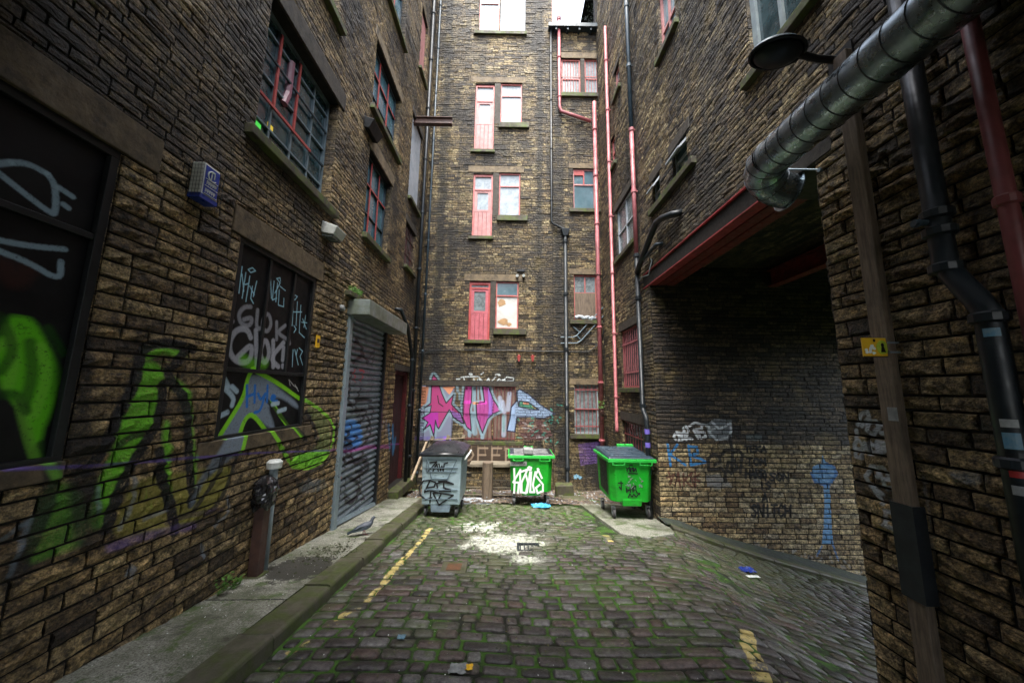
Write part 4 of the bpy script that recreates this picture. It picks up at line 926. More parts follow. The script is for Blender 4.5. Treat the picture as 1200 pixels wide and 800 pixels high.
for i, q in enumerate(doorsB):
    a, b, c, e = q[:4]; d = MB(); f = .07 if i == 0 else .06; zt = c + (e - c) * (.76 if i else .90)
    fr = M['redframe'] if i == 0 else M['pinkframe']; pn = (M['hotpanel'], M['pinkpanel'], M['pinkpanel'])[i]
    pbox(d, TB, a, a + f, c, e, -.1, -.04); pbox(d, TB, b - f, b, c, e, -.1, -.04); pbox(d, TB, a + f, b - f, e - f * 1.4, e, -.1, -.04); pbox(d, TB, a + f, b - f, zt - .05, zt, -.098, -.035)
    o = d.build('loading_door', fr, BB); o['label'] = ('hot pink loading door with red frame', 'salmon loading door with pale glass', 'topmost salmon loading door')[i]
    zm = c + (e - c) * (.40 if i else .46)
    p = MB(); n = 4
    for k in range(n): x0 = a + f + (b - a - 2*f) * k / n; pbox(p, TB, x0 + .006, x0 + (b - a - 2*f) / n - .006, c, zm, -.09, -.06)
    pbox(p, TB, a + f, a + f + .09, zm, zt - .05, -.09, -.055); pbox(p, TB, b - f - .09, b - f, zm, zt - .05, -.09, -.055); pbox(p, TB, a + f + .09, b - f - .09, zm, zm + .07, -.09, -.055); pbox(p, TB, a + f + .09, b - f - .09, zt - .13, zt - .05, -.09, -.055)
    p.build('door_leaf', pn, o)
    g = MB(); pbox(g, TB, a + f, b - f, zm, e - f, -.1, -.085); g.build('pane', M['glass_grey'] if i == 0 else M['glass_pale'], o)
for i, q in enumerate(winsB):
    o = window(BB, TB, q, .09, [], [.70], M['whiteboard'] if i == 0 else M['glass_pale'], M['pinkframe'], .045, .04)
q = winsB[0]; mpeel = flat_mat('bare_board', (.42,.26,.12), (.3,.18,.09), 9, .7)
for (cx, cy, rx, ry) in ((.25, .56, .22, .09), (.35, .16, .28, .08), (.6, .10, .12, .04)):
    pts = [(q[0] + (q[1] - q[0]) * (cx + rx * cos(k) * random.uniform(.6, 1.1)), q[2] + (q[3] - q[2]) * (cy + ry * sin(k) * random.uniform(.6, 1.2))) for k in [j * 2 * pi / 12 for j in range(12)]]
    g = MB(); g.prism(pts, -.077, -.072, TB); g.build('peeled_patch', mpeel, BB)
q = [winsB[0][0] + .05, winsB[0][1] - .05, winsB[0][2] + (winsB[0][3] - winsB[0][2]) * .72, winsB[0][3] - .05]; g = MB(); pbox(g, TB, q[0], q[1], q[2], q[3], -.077, -.070); g.build('pane', M['glass_blue'], BB)
window(BB, TB, top1, .09, [], [.62], M['glass_pale'], M['pinkframe'], .05, .05)
b = MB(); pbox(b, TB, top2[0], top2[1], top2[2], top2[3], -.09, -.04)
b.build('white_boarding', M['whitewood'], BB)
for i, q in enumerate((rtop1, rtop2)): window(BB, TB, q, .1, [], [.45], M['glass_pale'] if i else M['glass_grey'], M['pinkframe'], .05, .04, bars=(7, [.5], M['pinkframe']))
o = window(BB, TB, rmid, .1, [], [.62], M['glass_blue'], M['pinkpanel'], .045, .05); g = MB(); a, b, c, e = rmid[:4]; pbox(g, TB, a + .04, (a + b) / 2, e - .22, e - .04, -.07, -.045); pbox(g, TB, (a + b) / 2 - .02, (a + b) / 2 + .02, c + (e - c) * .62, e - .04, -.08, -.044); g.build('red_casement', M['redframe'], o)
o = window(BB, TB, rlow, .1, [.5], [.6], M['glass_grey'], M['pinkframe'], .04, .035); a, b, c, e = rlow[:4]; g = MB(); pbox(g, TB, a + .04, b - .04, c + .04, c + (e - c) * .6, -.085, -.05); g.build('brown_board', M['timber'], o)
g = MB()
for k in range(9): g.blob((a + .08 + (b - a - .16) * k / 8, YB + .04, c + .07 + random.uniform(0, .06)), (.07, .03, .06), k, 8, .3)
g.build('sacking', M['whitewood'], o, smooth=True)
window(BB, TB, rgr, .1, [], [.5], M['glass_grey'], M['greywood'], .04, .03, bars=(6, [.15, .5, .9], M['barred']))
# painted panel and boarded openings at the foot
b = MB(); pbox(b, TB, pA[0], pA[1], pA[2], pA[3], -.1, -.02); b.build('painted_panel', M['backpanel'], BB)
for q, n in ((pB_, 7), (pC, 6)):
    b = MB()
    for k in range(n): x0 = q[0] + (q[1] - q[0]) * k / n; pbox(b, TB, x0 + .006, x0 + (q[1] - q[0]) / n - .006, q[2], q[3], -.09, -.045 - random.random() * .02)
    o = b.build('boarded_window', M['backboard'], BB); g = MB()
    for k in range(n + 1): x = q[0] + (q[1] - q[0]) * k / n; g.tube([TB(x, q[2], -.01), TB(x, q[3], -.01)], .012, 6)
    for z in (q[2] + .06, (q[2] + q[3]) / 2, q[3] - .05): pbox(g, TB, q[0], q[1], z - .015, z + .015, -.03, -.012)
    g.build('bars', flat_mat('sprayed_bars', (.20,.05,.05), (.1,.03,.03), 9, .6, img=IM_B, cv=cb, axis=0), o)
b = MB(); pbox(b, TB, low[0], low[1], low[2], low[3] - .02, .02, .10); b.build('brown_board', M['brownlintel'], BB)
# eaves gutter
b = MB(); pbox(b, TB, XS - .15, XR, ZG - .02, ZG + .12, -.05, .24)
for k in range(5): x = XS + .1 + k * .42; pbox(b, TB, x, x + .06, ZG - .12, ZG - .02, 0, .2)
b.build('gutter', M['bluepipe'], BB)
b = MB(); b.box((XS - .05, YB + .0, ZG), (XS + .02, YB + .06, 18)); b.build('corner_trim', M['pinkpanel'], BB)

# ================================================================== RIGHT BUILDING
BR = empty('stone_building', (XR, 5, -2.4), 'dark stone mill on the right above the open loading bay', 'building')
def rR(x0, x1, y0, y1):                     # x of near/far jamb measured mid-height
    xm = (x0 + x1) / 2; u = sorted([R(x0, (y0 + y1) / 2)[0], R(x1, (y0 + y1) / 2)[0]]); return [u[0], u[1], R(xm, y1)[1], R(xm, y0)[1]]
wa = rR(722, 743, 230, 294); wb = rR(765, 774, 206, 246); wc = rR(788, 806, 166, 206); wt = rR(771, 791, -30, 52); wf1 = rR(720, 726, 78, 110); wf2 = rR(716, 721, 160, 196)
wn = [2.9, 3.75, R(925, 32)[1], 6.6]; wbar = rR(728, 749, 383, 454); wgr = rR(730, 754, 495, 532)
HR = [wa, wb, wc, wt, wf1, wf2, wn, wbar, wgr]
print('RIGHT', [[round(v, 2) for v in q] for q in HR])
bay = [YP, YC, -4.5, ZB]
LR = [(q[0] - .12, q[1] + .12, q[3], q[3] + .22) for q in (wa, wb, wc, wbar, wgr, wf1)]
SR = [(q[0] - .12, q[1] + .12, q[2] - .12, q[2]) for q in (wa, wt, wn, wbar, wf1, wf2)] + [(wc[0] - .25, wb[1] + .1, wc[2] - .13, wc[2])]
beamh = (YP, YC + .35, ZB, ZB + .34)
allR = [q[:4] for q in HR] + LR + SR + [bay, beamh]
mb = MB()
stones(mb, TR, YC, YB, -3.3, 2.6, allR, (.06, .095), (.14, .32), .011, (.007, .018), 2, seed=51)
stones(mb, TR, -.5, YP, -2.6, 2.6, allR, (.10, .14), (.20, .42), .013, (.012, .028), 3, mi=1, seed=52)
stones(mb, TR, 0, YB, 2.6, 9.5, allR, (.058, .090), (.14, .36), .011, (.007, .018), 2, keep=lambda u, z: z < min(1.42 * u + 2.4, top_at(u)), seed=53)
stones(mb, TR, 4, YB, 9.5, 16.5, allR, (.08, .12), (.25, .5), .014, (.006, .024), 1, keep=lambda u, z: z < min(1.42 * u + 2.4, top_at(u)), seed=54)
backing(mb, TR, -9, YB + .3, -5, 16.8, HR + [bay], mi=2, depth=.16, skip=bay, step=True)
for i, q in enumerate(HR): reveals(mb, TR, q, .14, mi=0, seed=90 + i)
# jambs of the bay
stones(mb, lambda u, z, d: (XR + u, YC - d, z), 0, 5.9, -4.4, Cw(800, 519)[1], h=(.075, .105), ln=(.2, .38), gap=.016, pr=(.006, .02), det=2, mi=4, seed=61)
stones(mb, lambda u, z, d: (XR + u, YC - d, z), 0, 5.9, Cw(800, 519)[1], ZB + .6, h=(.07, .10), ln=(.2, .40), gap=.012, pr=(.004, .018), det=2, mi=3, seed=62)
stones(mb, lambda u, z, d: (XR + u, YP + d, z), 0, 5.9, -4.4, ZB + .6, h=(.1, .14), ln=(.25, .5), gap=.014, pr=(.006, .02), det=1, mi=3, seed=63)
stones(mb, lambda u, z, d: (8.9 - d, u, z), YP, YC, 1.2, ZB + .6, h=(.09, .13), ln=(.25, .5), gap=.014, pr=(.006, .02), det=1, mi=3, seed=64)  # unseen end wall, left open below as an added way in for daylight
mb.add([(XR - .0, YC + .004, -5), (9, YC + .004, -5), (9, YC + .004, ZB + .7), (XR, YC + .004, ZB + .7)], [(0, 1, 2, 3)], 2)
mb.add([(XR, YP - .004, -5), (9, YP - .004, -5), (9, YP - .004, ZB + .7), (XR, YP - .004, ZB + .7)], [(0, 1, 2, 3)], 2)
mb.add([(8.91, YP, 1.2), (8.91, YC, 1.2), (8.91, YC, ZB + .7), (8.91, YP, ZB + .7)], [(0, 1, 2, 3)], 2)
for a_, b_, t_ in STEPS:
    b_ = min(b_, YB + 3); mb.add([(XR + .01, a_, t_), (XR + .01, b_, t_), (XR + 6, b_, t_), (XR + 6, a_, t_)], [(0, 1, 2, 3)], 2)
for yy_, t0_, t1_ in ((4.6, 8.2, 11.8), (7.3, 11.8, 16.8)): mb.add([(XR + .01, yy_, t0_), (XR + 6, yy_, t0_), (XR + 6, yy_, t1_), (XR + .01, yy_, t1_)], [(0, 1, 2, 3)], 2)
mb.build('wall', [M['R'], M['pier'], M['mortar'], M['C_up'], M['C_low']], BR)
# brick jack-arched ceiling of the bay
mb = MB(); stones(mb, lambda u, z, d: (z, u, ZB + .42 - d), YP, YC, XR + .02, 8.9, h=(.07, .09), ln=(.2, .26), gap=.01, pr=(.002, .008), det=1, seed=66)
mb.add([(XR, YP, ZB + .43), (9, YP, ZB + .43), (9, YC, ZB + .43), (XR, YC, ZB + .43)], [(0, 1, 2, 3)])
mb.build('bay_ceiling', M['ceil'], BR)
def ibeam(x, w_, h, y0, y1, mat, name='girder'):
    g = MB(); z = ZB; t_ = .022
    g.box((x, y0, z), (x + w_, y1, z + t_)); g.box((x, y0, z + h - t_), (x + w_, y1, z + h)); g.box((x + w_/2 - .012, y0, z + t_), (x + w_/2 + .012, y1, z + h - t_))
    k = y0 + .1
    while k < y1: g.tube([(x + .03, k, z - .012), (x + .03, k, z)], .012, 6); k += .25
    return g.build(name, mat, BR, bevel=.003)
b = MB(); b.box((XR - .02, YP - .2, ZB - .02), (XR + .55, 3.72, ZB + .34)); b.build('dark_end_block', M['dress_dark'], BR, bevel=.01)  # dark block added to stand in for the shade at the girder end
ibeam(XR - .03, .17, .33, 3.73, YC + .3, M['beam']); ibeam(XR + .17, .16, .33, 3.73, YC + .3, M['beamdark']); ibeam(XR + .36, .16, .33, 3.73, YC + .3, M['beamdark'])
ibeam(5.55, .2, .36, YP, YC, M['beamdark'])
for i, q in enumerate(LR):
    b = MB(); pbox(b, TR, q[0], q[1], q[2] + .004, q[3] - .004, -.13, .02); b.build('lintel', M['dress_dark'], BR, bevel=.008)
for q in SR:
    b = MB(); pbox(b, TR, q[0], q[1], q[2] + .004, q[3] - .003, -.12, .09); b.build('sill', M['sill'], BR, bevel=.01)
window(BR, TR, wa, .1, [.5], [.5], M['glass_grey'], M['whitewood'], .05, .04)
for q in (wb, wc):
    o = window(BR, TR, q, .1, [], [.58], M['glass_blue'], M['whitewood'], .04, .04)
    g = MB(); a, b, c, e = q[:4]; zt = e - .04; zl = c + (e - c) * .6
    g.add([TR(a + .03, zt, -.05), TR(b - .03, zt, -.05), TR(b - .03, zl, .12), TR(a + .03, zl, .12), TR(a + .03, zt, -.07), TR(b - .03, zt, -.07), TR(b - .03, zl, .10), TR(a + .03, zl, .10)], [(0,1,2,3), (7,6,5,4), (0,4,5,1), (1,5,6,2), (2,6,7,3), (3,7,4,0)])
    g.build('open_fanlight', M['glass_grey'], o)
    g = MB(); g.bar(TR(a + .02, zl, .13), TR(b - .02, zl, .13), .04, .03); g.bar(TR(a + .03, zt, -.04), TR(a + .03, zl, .13), .03, .03); g.bar(TR(b - .03, zt, -.04), TR(b - .03, zl, .13), .03, .03); g.build('fanlight_frame', M['whitewood'], o)
window(BR, TR, wt, .1, [.5], [.35], M['glass_blue'], M['pinkpanel'], .06, .05)
window(BR, TR, wn, .1, [.5], [.5], M['glass_dark'], M['greywood'], .08, .05)
window(BR, TR, wf1, .1, [], [.5], M['glass_grey'], M['pinkpanel'], .05, .04); window(BR, TR, wf2, .1, [], [.5], M['glass_dark'], M['pinkframe'], .05, .04)
window(BR, TR, wbar, .1, [], [], M['glass_dark'], M['barred'], .05, .04, bars=(9, [.25, .75], M['pinkpipe']))
window(BR, TR, wgr, .1, [], [], M['glass_dark'], M['rust'], .05, .04, bars=(8, [.1, .55], M['darkpink']))

# unseen block added over the camera to shade the near walls
mb = MB(); mb.box((XL, -8.5, 2.78), (XR, 1.9, 6.4)); tag(mb.build('shade_block', M['dress_dark']), 'unseen block added above the camera to darken the near walls', kind='structure')

# ================================================================== OBJECTS
def on(x, y, X=None, Y=None):
    r = ray(x, y); return tuple(r * (X / r[0])) if X is not None else tuple(r * Y)
def onpave(x, y):
    X, Y = onG(x, y, 1.60); return (X, Y, pz(X, Y))
def onstreet(x, y):
    X, Y = onG(x, y); return (X, Y, street(X, Y))
def pipe(label, pts, r, mat, collars=(), group=None, parts=None, cat='drainpipe', name='drainpipe', rk=1.35, ch=.07, wallT=None):
    base = pts[-1]; t = empty(name, base, label, cat, group)
    b = MB(); b.tube(pts, r, 14); b.build('pipe', mat, t, smooth=True)
    for c in collars:
        p, mt = (c[:3], c[3] if len(c) > 3 else mat); g = MB(); g.tube([(p[0], p[1], p[2] - ch / 2), (p[0], p[1], p[2] - ch / 2 + .012), (p[0], p[1], p[2] + ch / 2 - .012), (p[0], p[1], p[2] + ch / 2)], [r * 1.1, r * rk, r * rk, r * 1.1], 14)
        if wallT: q = wallT(p); g.bar(p, q, .03, .03, up=(0, 0, 1))
        g.build('collar', mt, t)
    return t
def zs(x, y0, z0, z1, step, off=0): return [(x, y0, z) for z in np.arange(z0 + off, z1, step)]
# corner pipes on the left
pa = on(493, 290, X=XL + .1); pb = on(501.5, 290, Y=YB - .1)
gz = pave(0, 10)
pipe('thicker black drainpipe on the left wall just before the back corner', [(XL + .1, pa[1], 16), (XL + .1, pa[1], gz + .05)], .052, M['blackpipe'], zs(XL + .1, pa[1], gz, 16, 1.83, .9), 'pipes in the left corner', wallT=lambda p: (XL, p[1], p[2]))
pipe('thin blue-grey pipe in the back left corner of the alley', [(pb[0], YB - .1, 17.5), (pb[0], YB - .1, gz + .05)], .036, M['bluepipe'], zs(pb[0], YB - .1, gz, 17, 1.83, .3), 'pipes in the left corner', wallT=lambda p: (p[0], YB, p[2]))
q0, q1, q2 = on(470, 363, X=XL + .15), on(478, 383, X=XL + .15), on(483, 420, X=XL + .15)
pipe('short black soil pipe stepping down the wall above the burgundy door', [(XL - .1, q0[1], q0[2] + .03), (XL + .15, q0[1], q0[2]), (XL + .15, q1[1], q1[2]), (XL + .15, q2[1] - .05, q2[2] + .1), (XL + .15, q2[1], q2[2]), (XL + .15, q2[1], gz + .1)], .05, M['blackpipe'], [(XL + .15, q2[1], q2[2] - .05), (XL + .15, q2[1], q2[2] - 1.3)])
# back wall black downpipe with hopper
x0 = B(645.5, 150)[0]; x1 = B(663, 400)[0]; z0 = ZG + .1; z1 = B(645, 262)[1]; z2 = B(661, 271)[1]; zg = street(0, 10.4) + .1
y = YB - .09
t = pipe('black cast iron downpipe with a hopper head running down the back wall', [(x0, y, z0), (x0, y, z1 + .05), (x0 + .05, y, z1 - .05), (x1 - .1, y, z2 + .06), (x1 - .02, y, z2 + .05)], .034, M['blackpipe'], zs(x0, y, z1, z0, 1.9, .8), wallT=lambda p: (p[0], YB, p[2]))
b = MB(); b.hexa([(x1 - .07, y - .07, z2 - .22), (x1 + .07, y - .07, z2 - .22), (x1 + .07, y + .07, z2 - .22), (x1 - .07, y + .07, z2 - .22)], [(x1 - .15, y - .11, z2 + .02), (x1 + .15, y - .11, z2 + .02), (x1 + .15, y + .08, z2 + .02), (x1 - .15, y + .08, z2 + .02)]); b.build('hopper', M['blackpipe'], t, bevel=.01)
b = MB(); b.tube([(x1, y, z2 - .2), (x1, y, zg + .1), (x1 - .02, y - .1, zg)], .058, 12); b.build('pipe', M['blackpipe'], t, smooth=True)
for z in np.arange(zg + .5, z2 - .4, 1.8):
    b = MB(); b.tube([(x1, y, z), (x1, y, z + .09)], .078, 12); b.build('collar', M['blackpipe'], t)
# pink pipes in the right corner
c0 = on(655, 27, Y=YB - .1); c1 = on(655, 128, Y=YB - .1); c2 = on(668, 131, Y=YB - .1); c3 = on(703, 141, Y=YB - .1); c4 = on(707, 148, Y=YB - .1)
xa = 2.84; y = YB - .1
t = pipe('salmon pipe dropping from the roof eaves and cranked towards the right corner', [(c0[0], y, c0[2] + .15), (c0[0], y, c1[2] + .1), (c0[0] + .06, y, c1[2] - .08), (c2[0], y, c2[2] - .1), (xa - .12, y, c3[2] - .05)], .055, M['pinkpipe'], zs(c0[0], y, c1[2], c0[2] + .2, 1.6, .5), 'pink pipes in the right corner')
b = MB(); b.blob((c0[0], y, c0[2] + .2), (.08, .08, .1), 2, 10, .02); b.build('cap', M['rust'], t, smooth=True)
za = on(705, 120, Y=YB - .1)[2]; zb = on(718, 530, Y=YB - .1)[2]
cs = zs(xa, y, zb, za, 1.75, .35)
t = pipe('thicker pink soil pipe standing in the right corner of the back wall', [(xa, y, za), (xa, y, zb - .1)], .068, M['pinkpipe'], cs, 'pink pipes in the right corner', wallT=lambda p: (p[0], YB, p[2]))
zt_ = on(711, 478, Y=YB - .1)[2]; b = MB(); b.tube([(xa, y, zt_ - .25), (xa, y, zt_ + .02)], .085, 12); b.tube([(xa, y, zt_ - .1), (xa, y - .13, zt_ - .14)], .06, 12); b.build('rusty_joint', M['rust'], t)
xb = XR - .1; yb2 = on(717, 300, X=XR - .1)[1]; zt2 = on(708, 36, X=XR - .1)[2]; zb2 = on(723, 505, X=XR - .1)[2]
t = pipe('thinner pink downpipe beside the corner soil pipe', [(xb, yb2, zt2), (xb, yb2, zb2 + .12), (xb - .03, yb2 - .08, zb2)], .046, M['pinkpipe'], zs(xb, yb2, zb2, zt2, 1.75, .9), 'pink pipes in the right corner', wallT=lambda p: (XR, p[1], p[2]))
w0 = Vector((xa, y - .07, zt_ + .05)); b = MB(); rr = random.Random(1)
for k in range(60):
    c = w0 + Vector((rr.uniform(-.12, .06), rr.uniform(-.1, .02), rr.uniform(-.05, .16))); a = Vector((rr.uniform(-1, 1), rr.uniform(-1, 1), rr.uniform(-1, 1))).normalized() * .025; d = a.orthogonal().normalized() * .015; b.add([c - a, c + d, c + a, c - d], [(0, 1, 2, 3)])
tag(b.build('fern_tuft', M['leaf']), 'tiny green fern growing from the joint of the pink soil pipe', 'plant')
# right-hand pipe: black above, pink in the middle, black below, purple-striped foot
yr = on(743, 230, X=XR - .09)[1]; xr = XR - .09
zA = on(733, 0, X=xr)[2] + 3; zB_ = on(741, 150, X=xr)[2]; zC = on(749, 297, X=xr)[2]; zD = on(754, 478, X=xr)[2]
t = empty('drainpipe', (xr, yr, -2.6), 'long downpipe on the right wall, black then pink then black with a purple-striped foot', 'drainpipe')
for nm, pts, mt in (('upper_pipe', [(xr, yr, zA), (xr, yr, zB_)], 'bluepipe'), ('pink_pipe', [(xr, yr, zB_), (xr, yr, zC)], 'pinkpipe'), ('lower_pipe', [(xr, yr, zC), (xr, yr, zD), (xr - .02, yr - .12, zD - .1), (xr - .02, yr - .22, zD - .18), (xr - .02, yr - .25, zD - .3), (xr - .02, yr - .25, -2.55)], 'blackpipe')):
    b = MB(); b.tube(pts, .05, 14); b.build(nm, M[mt], t, smooth=True)
for z, mt in ((zB_, 'pinkpipe'), (zC + .02, 'blackpipe'), ((zB_ + zC) / 2, 'pinkpipe'), (zC - 1.0, 'blackpipe'), (zD + .05, 'blackpipe'), (zB_ + 1.8, 'bluepipe'), (zB_ + 3.6, 'bluepipe')):
    b = MB(); b.tube([(xr, yr, z - .04), (xr, yr, z + .04)], .066, 14); b.bar((xr, yr, z), (XR, yr, z), .03, .04); b.build('collar', M[mt], t)
pm = flat_mat('purple_band', (.20,.16,.62), (.14,.10,.45), 9, .5)
for k in range(4):
    b = MB(); z = zD - .42 - k * .27; b.tube([(xr - .02, yr - .25, z - .1), (xr - .02, yr - .25, z)], .053, 14); b.build('purple_band', pm, t)
e0 = on(798, 248, X=XR - .02); e1 = on(775, 256, X=XR - .13); e2 = on(765, 270, X=XR - .13); e3 = on(751, 306, X=XR - .13)
pipe('fat black waste pipe curving out of the right wall above the girder', [(XR + .05, e0[1], e0[2]), (XR - .13, e0[1] + .1, e0[2]), e1, ((e1[0] + e2[0]) / 2, (e1[1] + e2[1]) / 2 + .03, (e1[2] + e2[2]) / 2 + .05), e2, e3, (XR - .1, yr - .02, e3[2] - .15)], .062, M['blackpipe'], cat='waste pipe', name='waste_pipe')
e0 = on(776, 285, X=XR - .02); e1 = on(768, 287, X=XR - .11)
pipe('short stubby waste pipe just below the curved one', [(XR + .03, e0[1], e0[2]), (XR - .1, e0[1] + .05, e0[2]), e1, (XR - .1, yr - .1, on(757, 303, X=XR - .1)[2])], .035, M['bluepipe'], cat='waste pipe', name='waste_pipe')
b = MB(); f = lambda x, y: on(x, y, X=XR - .07); b.tube([f(751, 325), f(760, 322), f(764, 305), f(758, 298), f(768, 296)], .012, 6); b.tube([f(744, 335), f(752, 325)], .012, 6)
tag(b.build('pipe_bracket', M['greywood'], smooth=True), 'bent grey metal bracket at the left end of the red girder', 'bracket')
# near right: soil pipe, pink pipe, timber post
X1 = XR - .13
sp = [on(1078, 60, X=X1), on(1092, 219, X=X1), on(1112, 330, X=X1)]; yt = sp[1][1]; s2_ = on(1168, 420, X=X1); yl = s2_[1]
zt1 = on(1108, 318, X=X1)[2]; zt2_ = on(1150, 362, X=X1)[2]
t = pipe('fat black plastic soil pipe with stickers on the near right wall', [(X1, yt, 3.2), (X1, yt, zt1 + .04), (X1, yt - .03, zt1 - .04), (X1, yl + .03, zt2_ + .05), (X1, yl, zt2_ - .03), (X1, yl, -2.0)], .06, M['blackpipe'], [(X1, yt, on(1102, 250, X=X1)[2]), (X1, yt, on(1104, 262, X=X1)[2] - .05), (X1, yt, zt1 + .02), (X1, yl, zt2_ - .06), (X1, yl, zt2_ - .9)], cat='soil pipe', name='soil_pipe')
b = MB(); zc = on(1098, 260, X=X1)[2]; b.tube([(X1 - .05, yt + .02, zc), (X1 - .13, yt + .03, zc)], .022, 10); b.tube([(X1 - .1, yt + .03, zc), (X1 - .12, yt + .03, zc)], .03, 10); b.build('inspection_cap', M['bluepipe'], t)
for (px, py, hh, mt) in ((1149, 392, .05, 'bluesticker'), (1176, 495, .045, 'sticker'), (1179, 515, .09, 'bluesticker'), (1184, 536, .07, 'blackframe'), (1187, 552, .05, 'redsticker'), (1190, 572, .05, 'sticker')):
    z = on(px, py, X=X1)[2]; b = MB(); n = 7
    V = []
    for k in range(n): a = radians(185 + 60 * k / (n - 1)); V += [(X1 + .0625 * cos(a), yl + .0625 * sin(a), z - hh / 2), (X1 + .0625 * cos(a), yl + .0625 * sin(a), z + hh / 2)]
    b.add(V, [(2*k, 2*k+2, 2*k+3, 2*k+1) for k in range(n - 1)]); b.build('sticker', M[mt], t)
pk = on(1180, 235, X=XR - .1); pipe('dull pink pipe at the far right edge of the picture', [(XR - .1, pk[1], 3.4), (XR - .1, pk[1], -1.9)], .04, M['darkpink'], [(XR - .1, pk[1], pk[2]), (XR - .1, pk[1], pk[2] - 1.5)])
pt = on(1036, 443, X=XR - .12); PYp = pt[1]; b = MB(); b.box((XR - .12, PYp - .06, street(3, PYp) - .05), (XR - .055, PYp + .06, 3.0))
t = empty('timber_post', (XR - .1, PYp, street(3, PYp)), 'tall weathered timber post fixed upright against the near right pier', 'post'); b.build('post', M['timber'], t, bevel=.008)
z5, z6 = on(1075, 597, X=XR - .16)[2], on(1092, 716, X=XR - .16)[2]
b = MB(); b.box((XR - .132, PYp - .075, z6), (XR - .04, PYp - .062, z5)); b.box((XR - .132, PYp - .062, z6), (XR - .122, PYp + .075, z5)); b.build('metal_sheath', M['sheath'], t)
lp = on(1047, 485, X=XR - .12); b = MB(); b.box((XR - .125, lp[1] - .03, lp[2] - .05), (XR - .1205, lp[1] + .035, lp[2] + .05)); b.build('paper_label', M['sticker'], t)
# yellow warning plate strapped to the post
sy = PYp - .05; s_a, s_b = on(1012, 418, Y=sy), on(1041, 396, Y=sy)
t = empty('warning_sign', ((s_a[0] + s_b[0]) / 2, sy, s_a[2]), 'small yellow warning plate with two little figures strapped to the timber post', 'sign')
b = MB(); b.box((s_a[0], sy, s_a[2]), (s_b[0], sy + .006, s_b[2])); b.build('plate', M['yellow'], t, bevel=.004)
cx = lambda u: s_a[0] + (s_b[0] - s_a[0]) * u; cz = lambda v: s_a[2] + (s_b[2] - s_a[2]) * v
b = MB(); b.blob((cx(.72), sy - .002, cz(.5)), (.045, .002, .055), 3, 16, .02); b.build('lime_disc', M['yellowgreen'], t, smooth=True)
b = MB(); b.blob((cx(.72), sy - .005, cz(.62)), (.013, .002, .016), 3, 10, .02); b.add([(cx(.64), sy - .005, cz(.25)), (cx(.82), sy - .005, cz(.25)), (cx(.76), sy - .005, cz(.58)), (cx(.68), sy - .005, cz(.58))], [(0,1,2,3)]); b.blob((cx(.45), sy - .003, cz(.86)), (.010, .002, .012), 3, 10, .02); b.build('dark_figure', M['ink'], t)
b = MB(); rr = random.Random(5)
for k in range(9): b.blob((cx(rr.uniform(.12, .42)), sy - .003, cz(rr.uniform(.15, .6))), (.014, .0015, .012), k, 8, .3)
b.build('white_figure', M['inkw'], t)
b = MB(); b.add([(cx(0), sy - .0015, cz(0)), (cx(1), sy - .0015, cz(0)), (cx(1), sy - .0015, cz(.05)), (cx(0), sy - .0015, cz(.05))], [(0,1,2,3)]); b.build('black_edge', M['ink'], t)
for k in (.25, .75): b = MB(); b.box((s_b[0] - .02, PYp - .068, cz(k) - .007), (XR - .04, PYp - .062, cz(k) + .007)); b.box((s_b[0] - .02, sy + .006, cz(k) - .007), (s_b[0] - .012, PYp - .07, cz(k) + .007)); b.build('strap', M['shutterrail'], t)

# spiral duct
XD = 2.58; dc = on(899, 190, X=XD); zd = dc[2]; yd = dc[1]; rD = .178
path = [(XD, -3, zd), (XD, yd - .05, zd)]
t = empty('ventilation_duct', (XD, yd, zd), 'big spiral-seamed galvanised duct running towards the viewer with an elbow into the loading bay', 'duct')
b = MB(); b.tube(path, rD, 40, caps=False); b.build('duct_tube', M['galv'], t, smooth=True)
el = [Vector((XD, yd - .05, zd))]
for k in range(1, 7):
    a = radians(15 * k); el.append(Vector((XD + .30 * (1 - cos(a)), yd - .05 + .30 * sin(a), zd - .13 * (1 - cos(a)))))
el.append(el[-1] + Vector((.10, 0, -.03)))
b = MB(); b.tube(el, rD, 32, caps=False); b.build('elbow', M['galv'], t)
b = MB(); b.tube([el[-1], el[-1] + Vector((.012, 0, -.003))], rD * 1.16, 32); b.build('flange', M['galv'], t)
b = MB(); n = 24
yy = yd - .08
while yy > -2.5:                                                          # raised seam: a helix, one turn about every 15 cm
    pts = [(XD + (rD + .002) * cos(2*pi*k/n), yy - .02 * sin(2*pi*k/n + .7), zd + (rD + .002) * sin(2*pi*k/n)) for k in range(n + 1)]
    b.tube(pts, .0045, 5, caps=False); yy -= .145
for p in el[1:-1:2]: 
    i = el.index(p); d = (el[i + 1] - el[i - 1]).normalized(); u = d.cross(Vector((0, 0, 1))).normalized(); v = d.cross(u); b.tube([p + (u * cos(2*pi*k/n) + v * sin(2*pi*k/n)) * (rD + .001) for k in range(n + 1)], .005, 5, caps=False)
b.build('seam', M['seam'], t)
rp = on(962, 199, X=XR - .01); b = MB(); b.tube([el[-2] + Vector((0, -.05, .2)), (XR - .02, rp[1], rp[2])], .008, 6); b.tube([(XR - .03, rp[1], rp[2]), (XR, rp[1], rp[2])], .02, 8); b.build('stay_rod', M['shutterrail'], t)
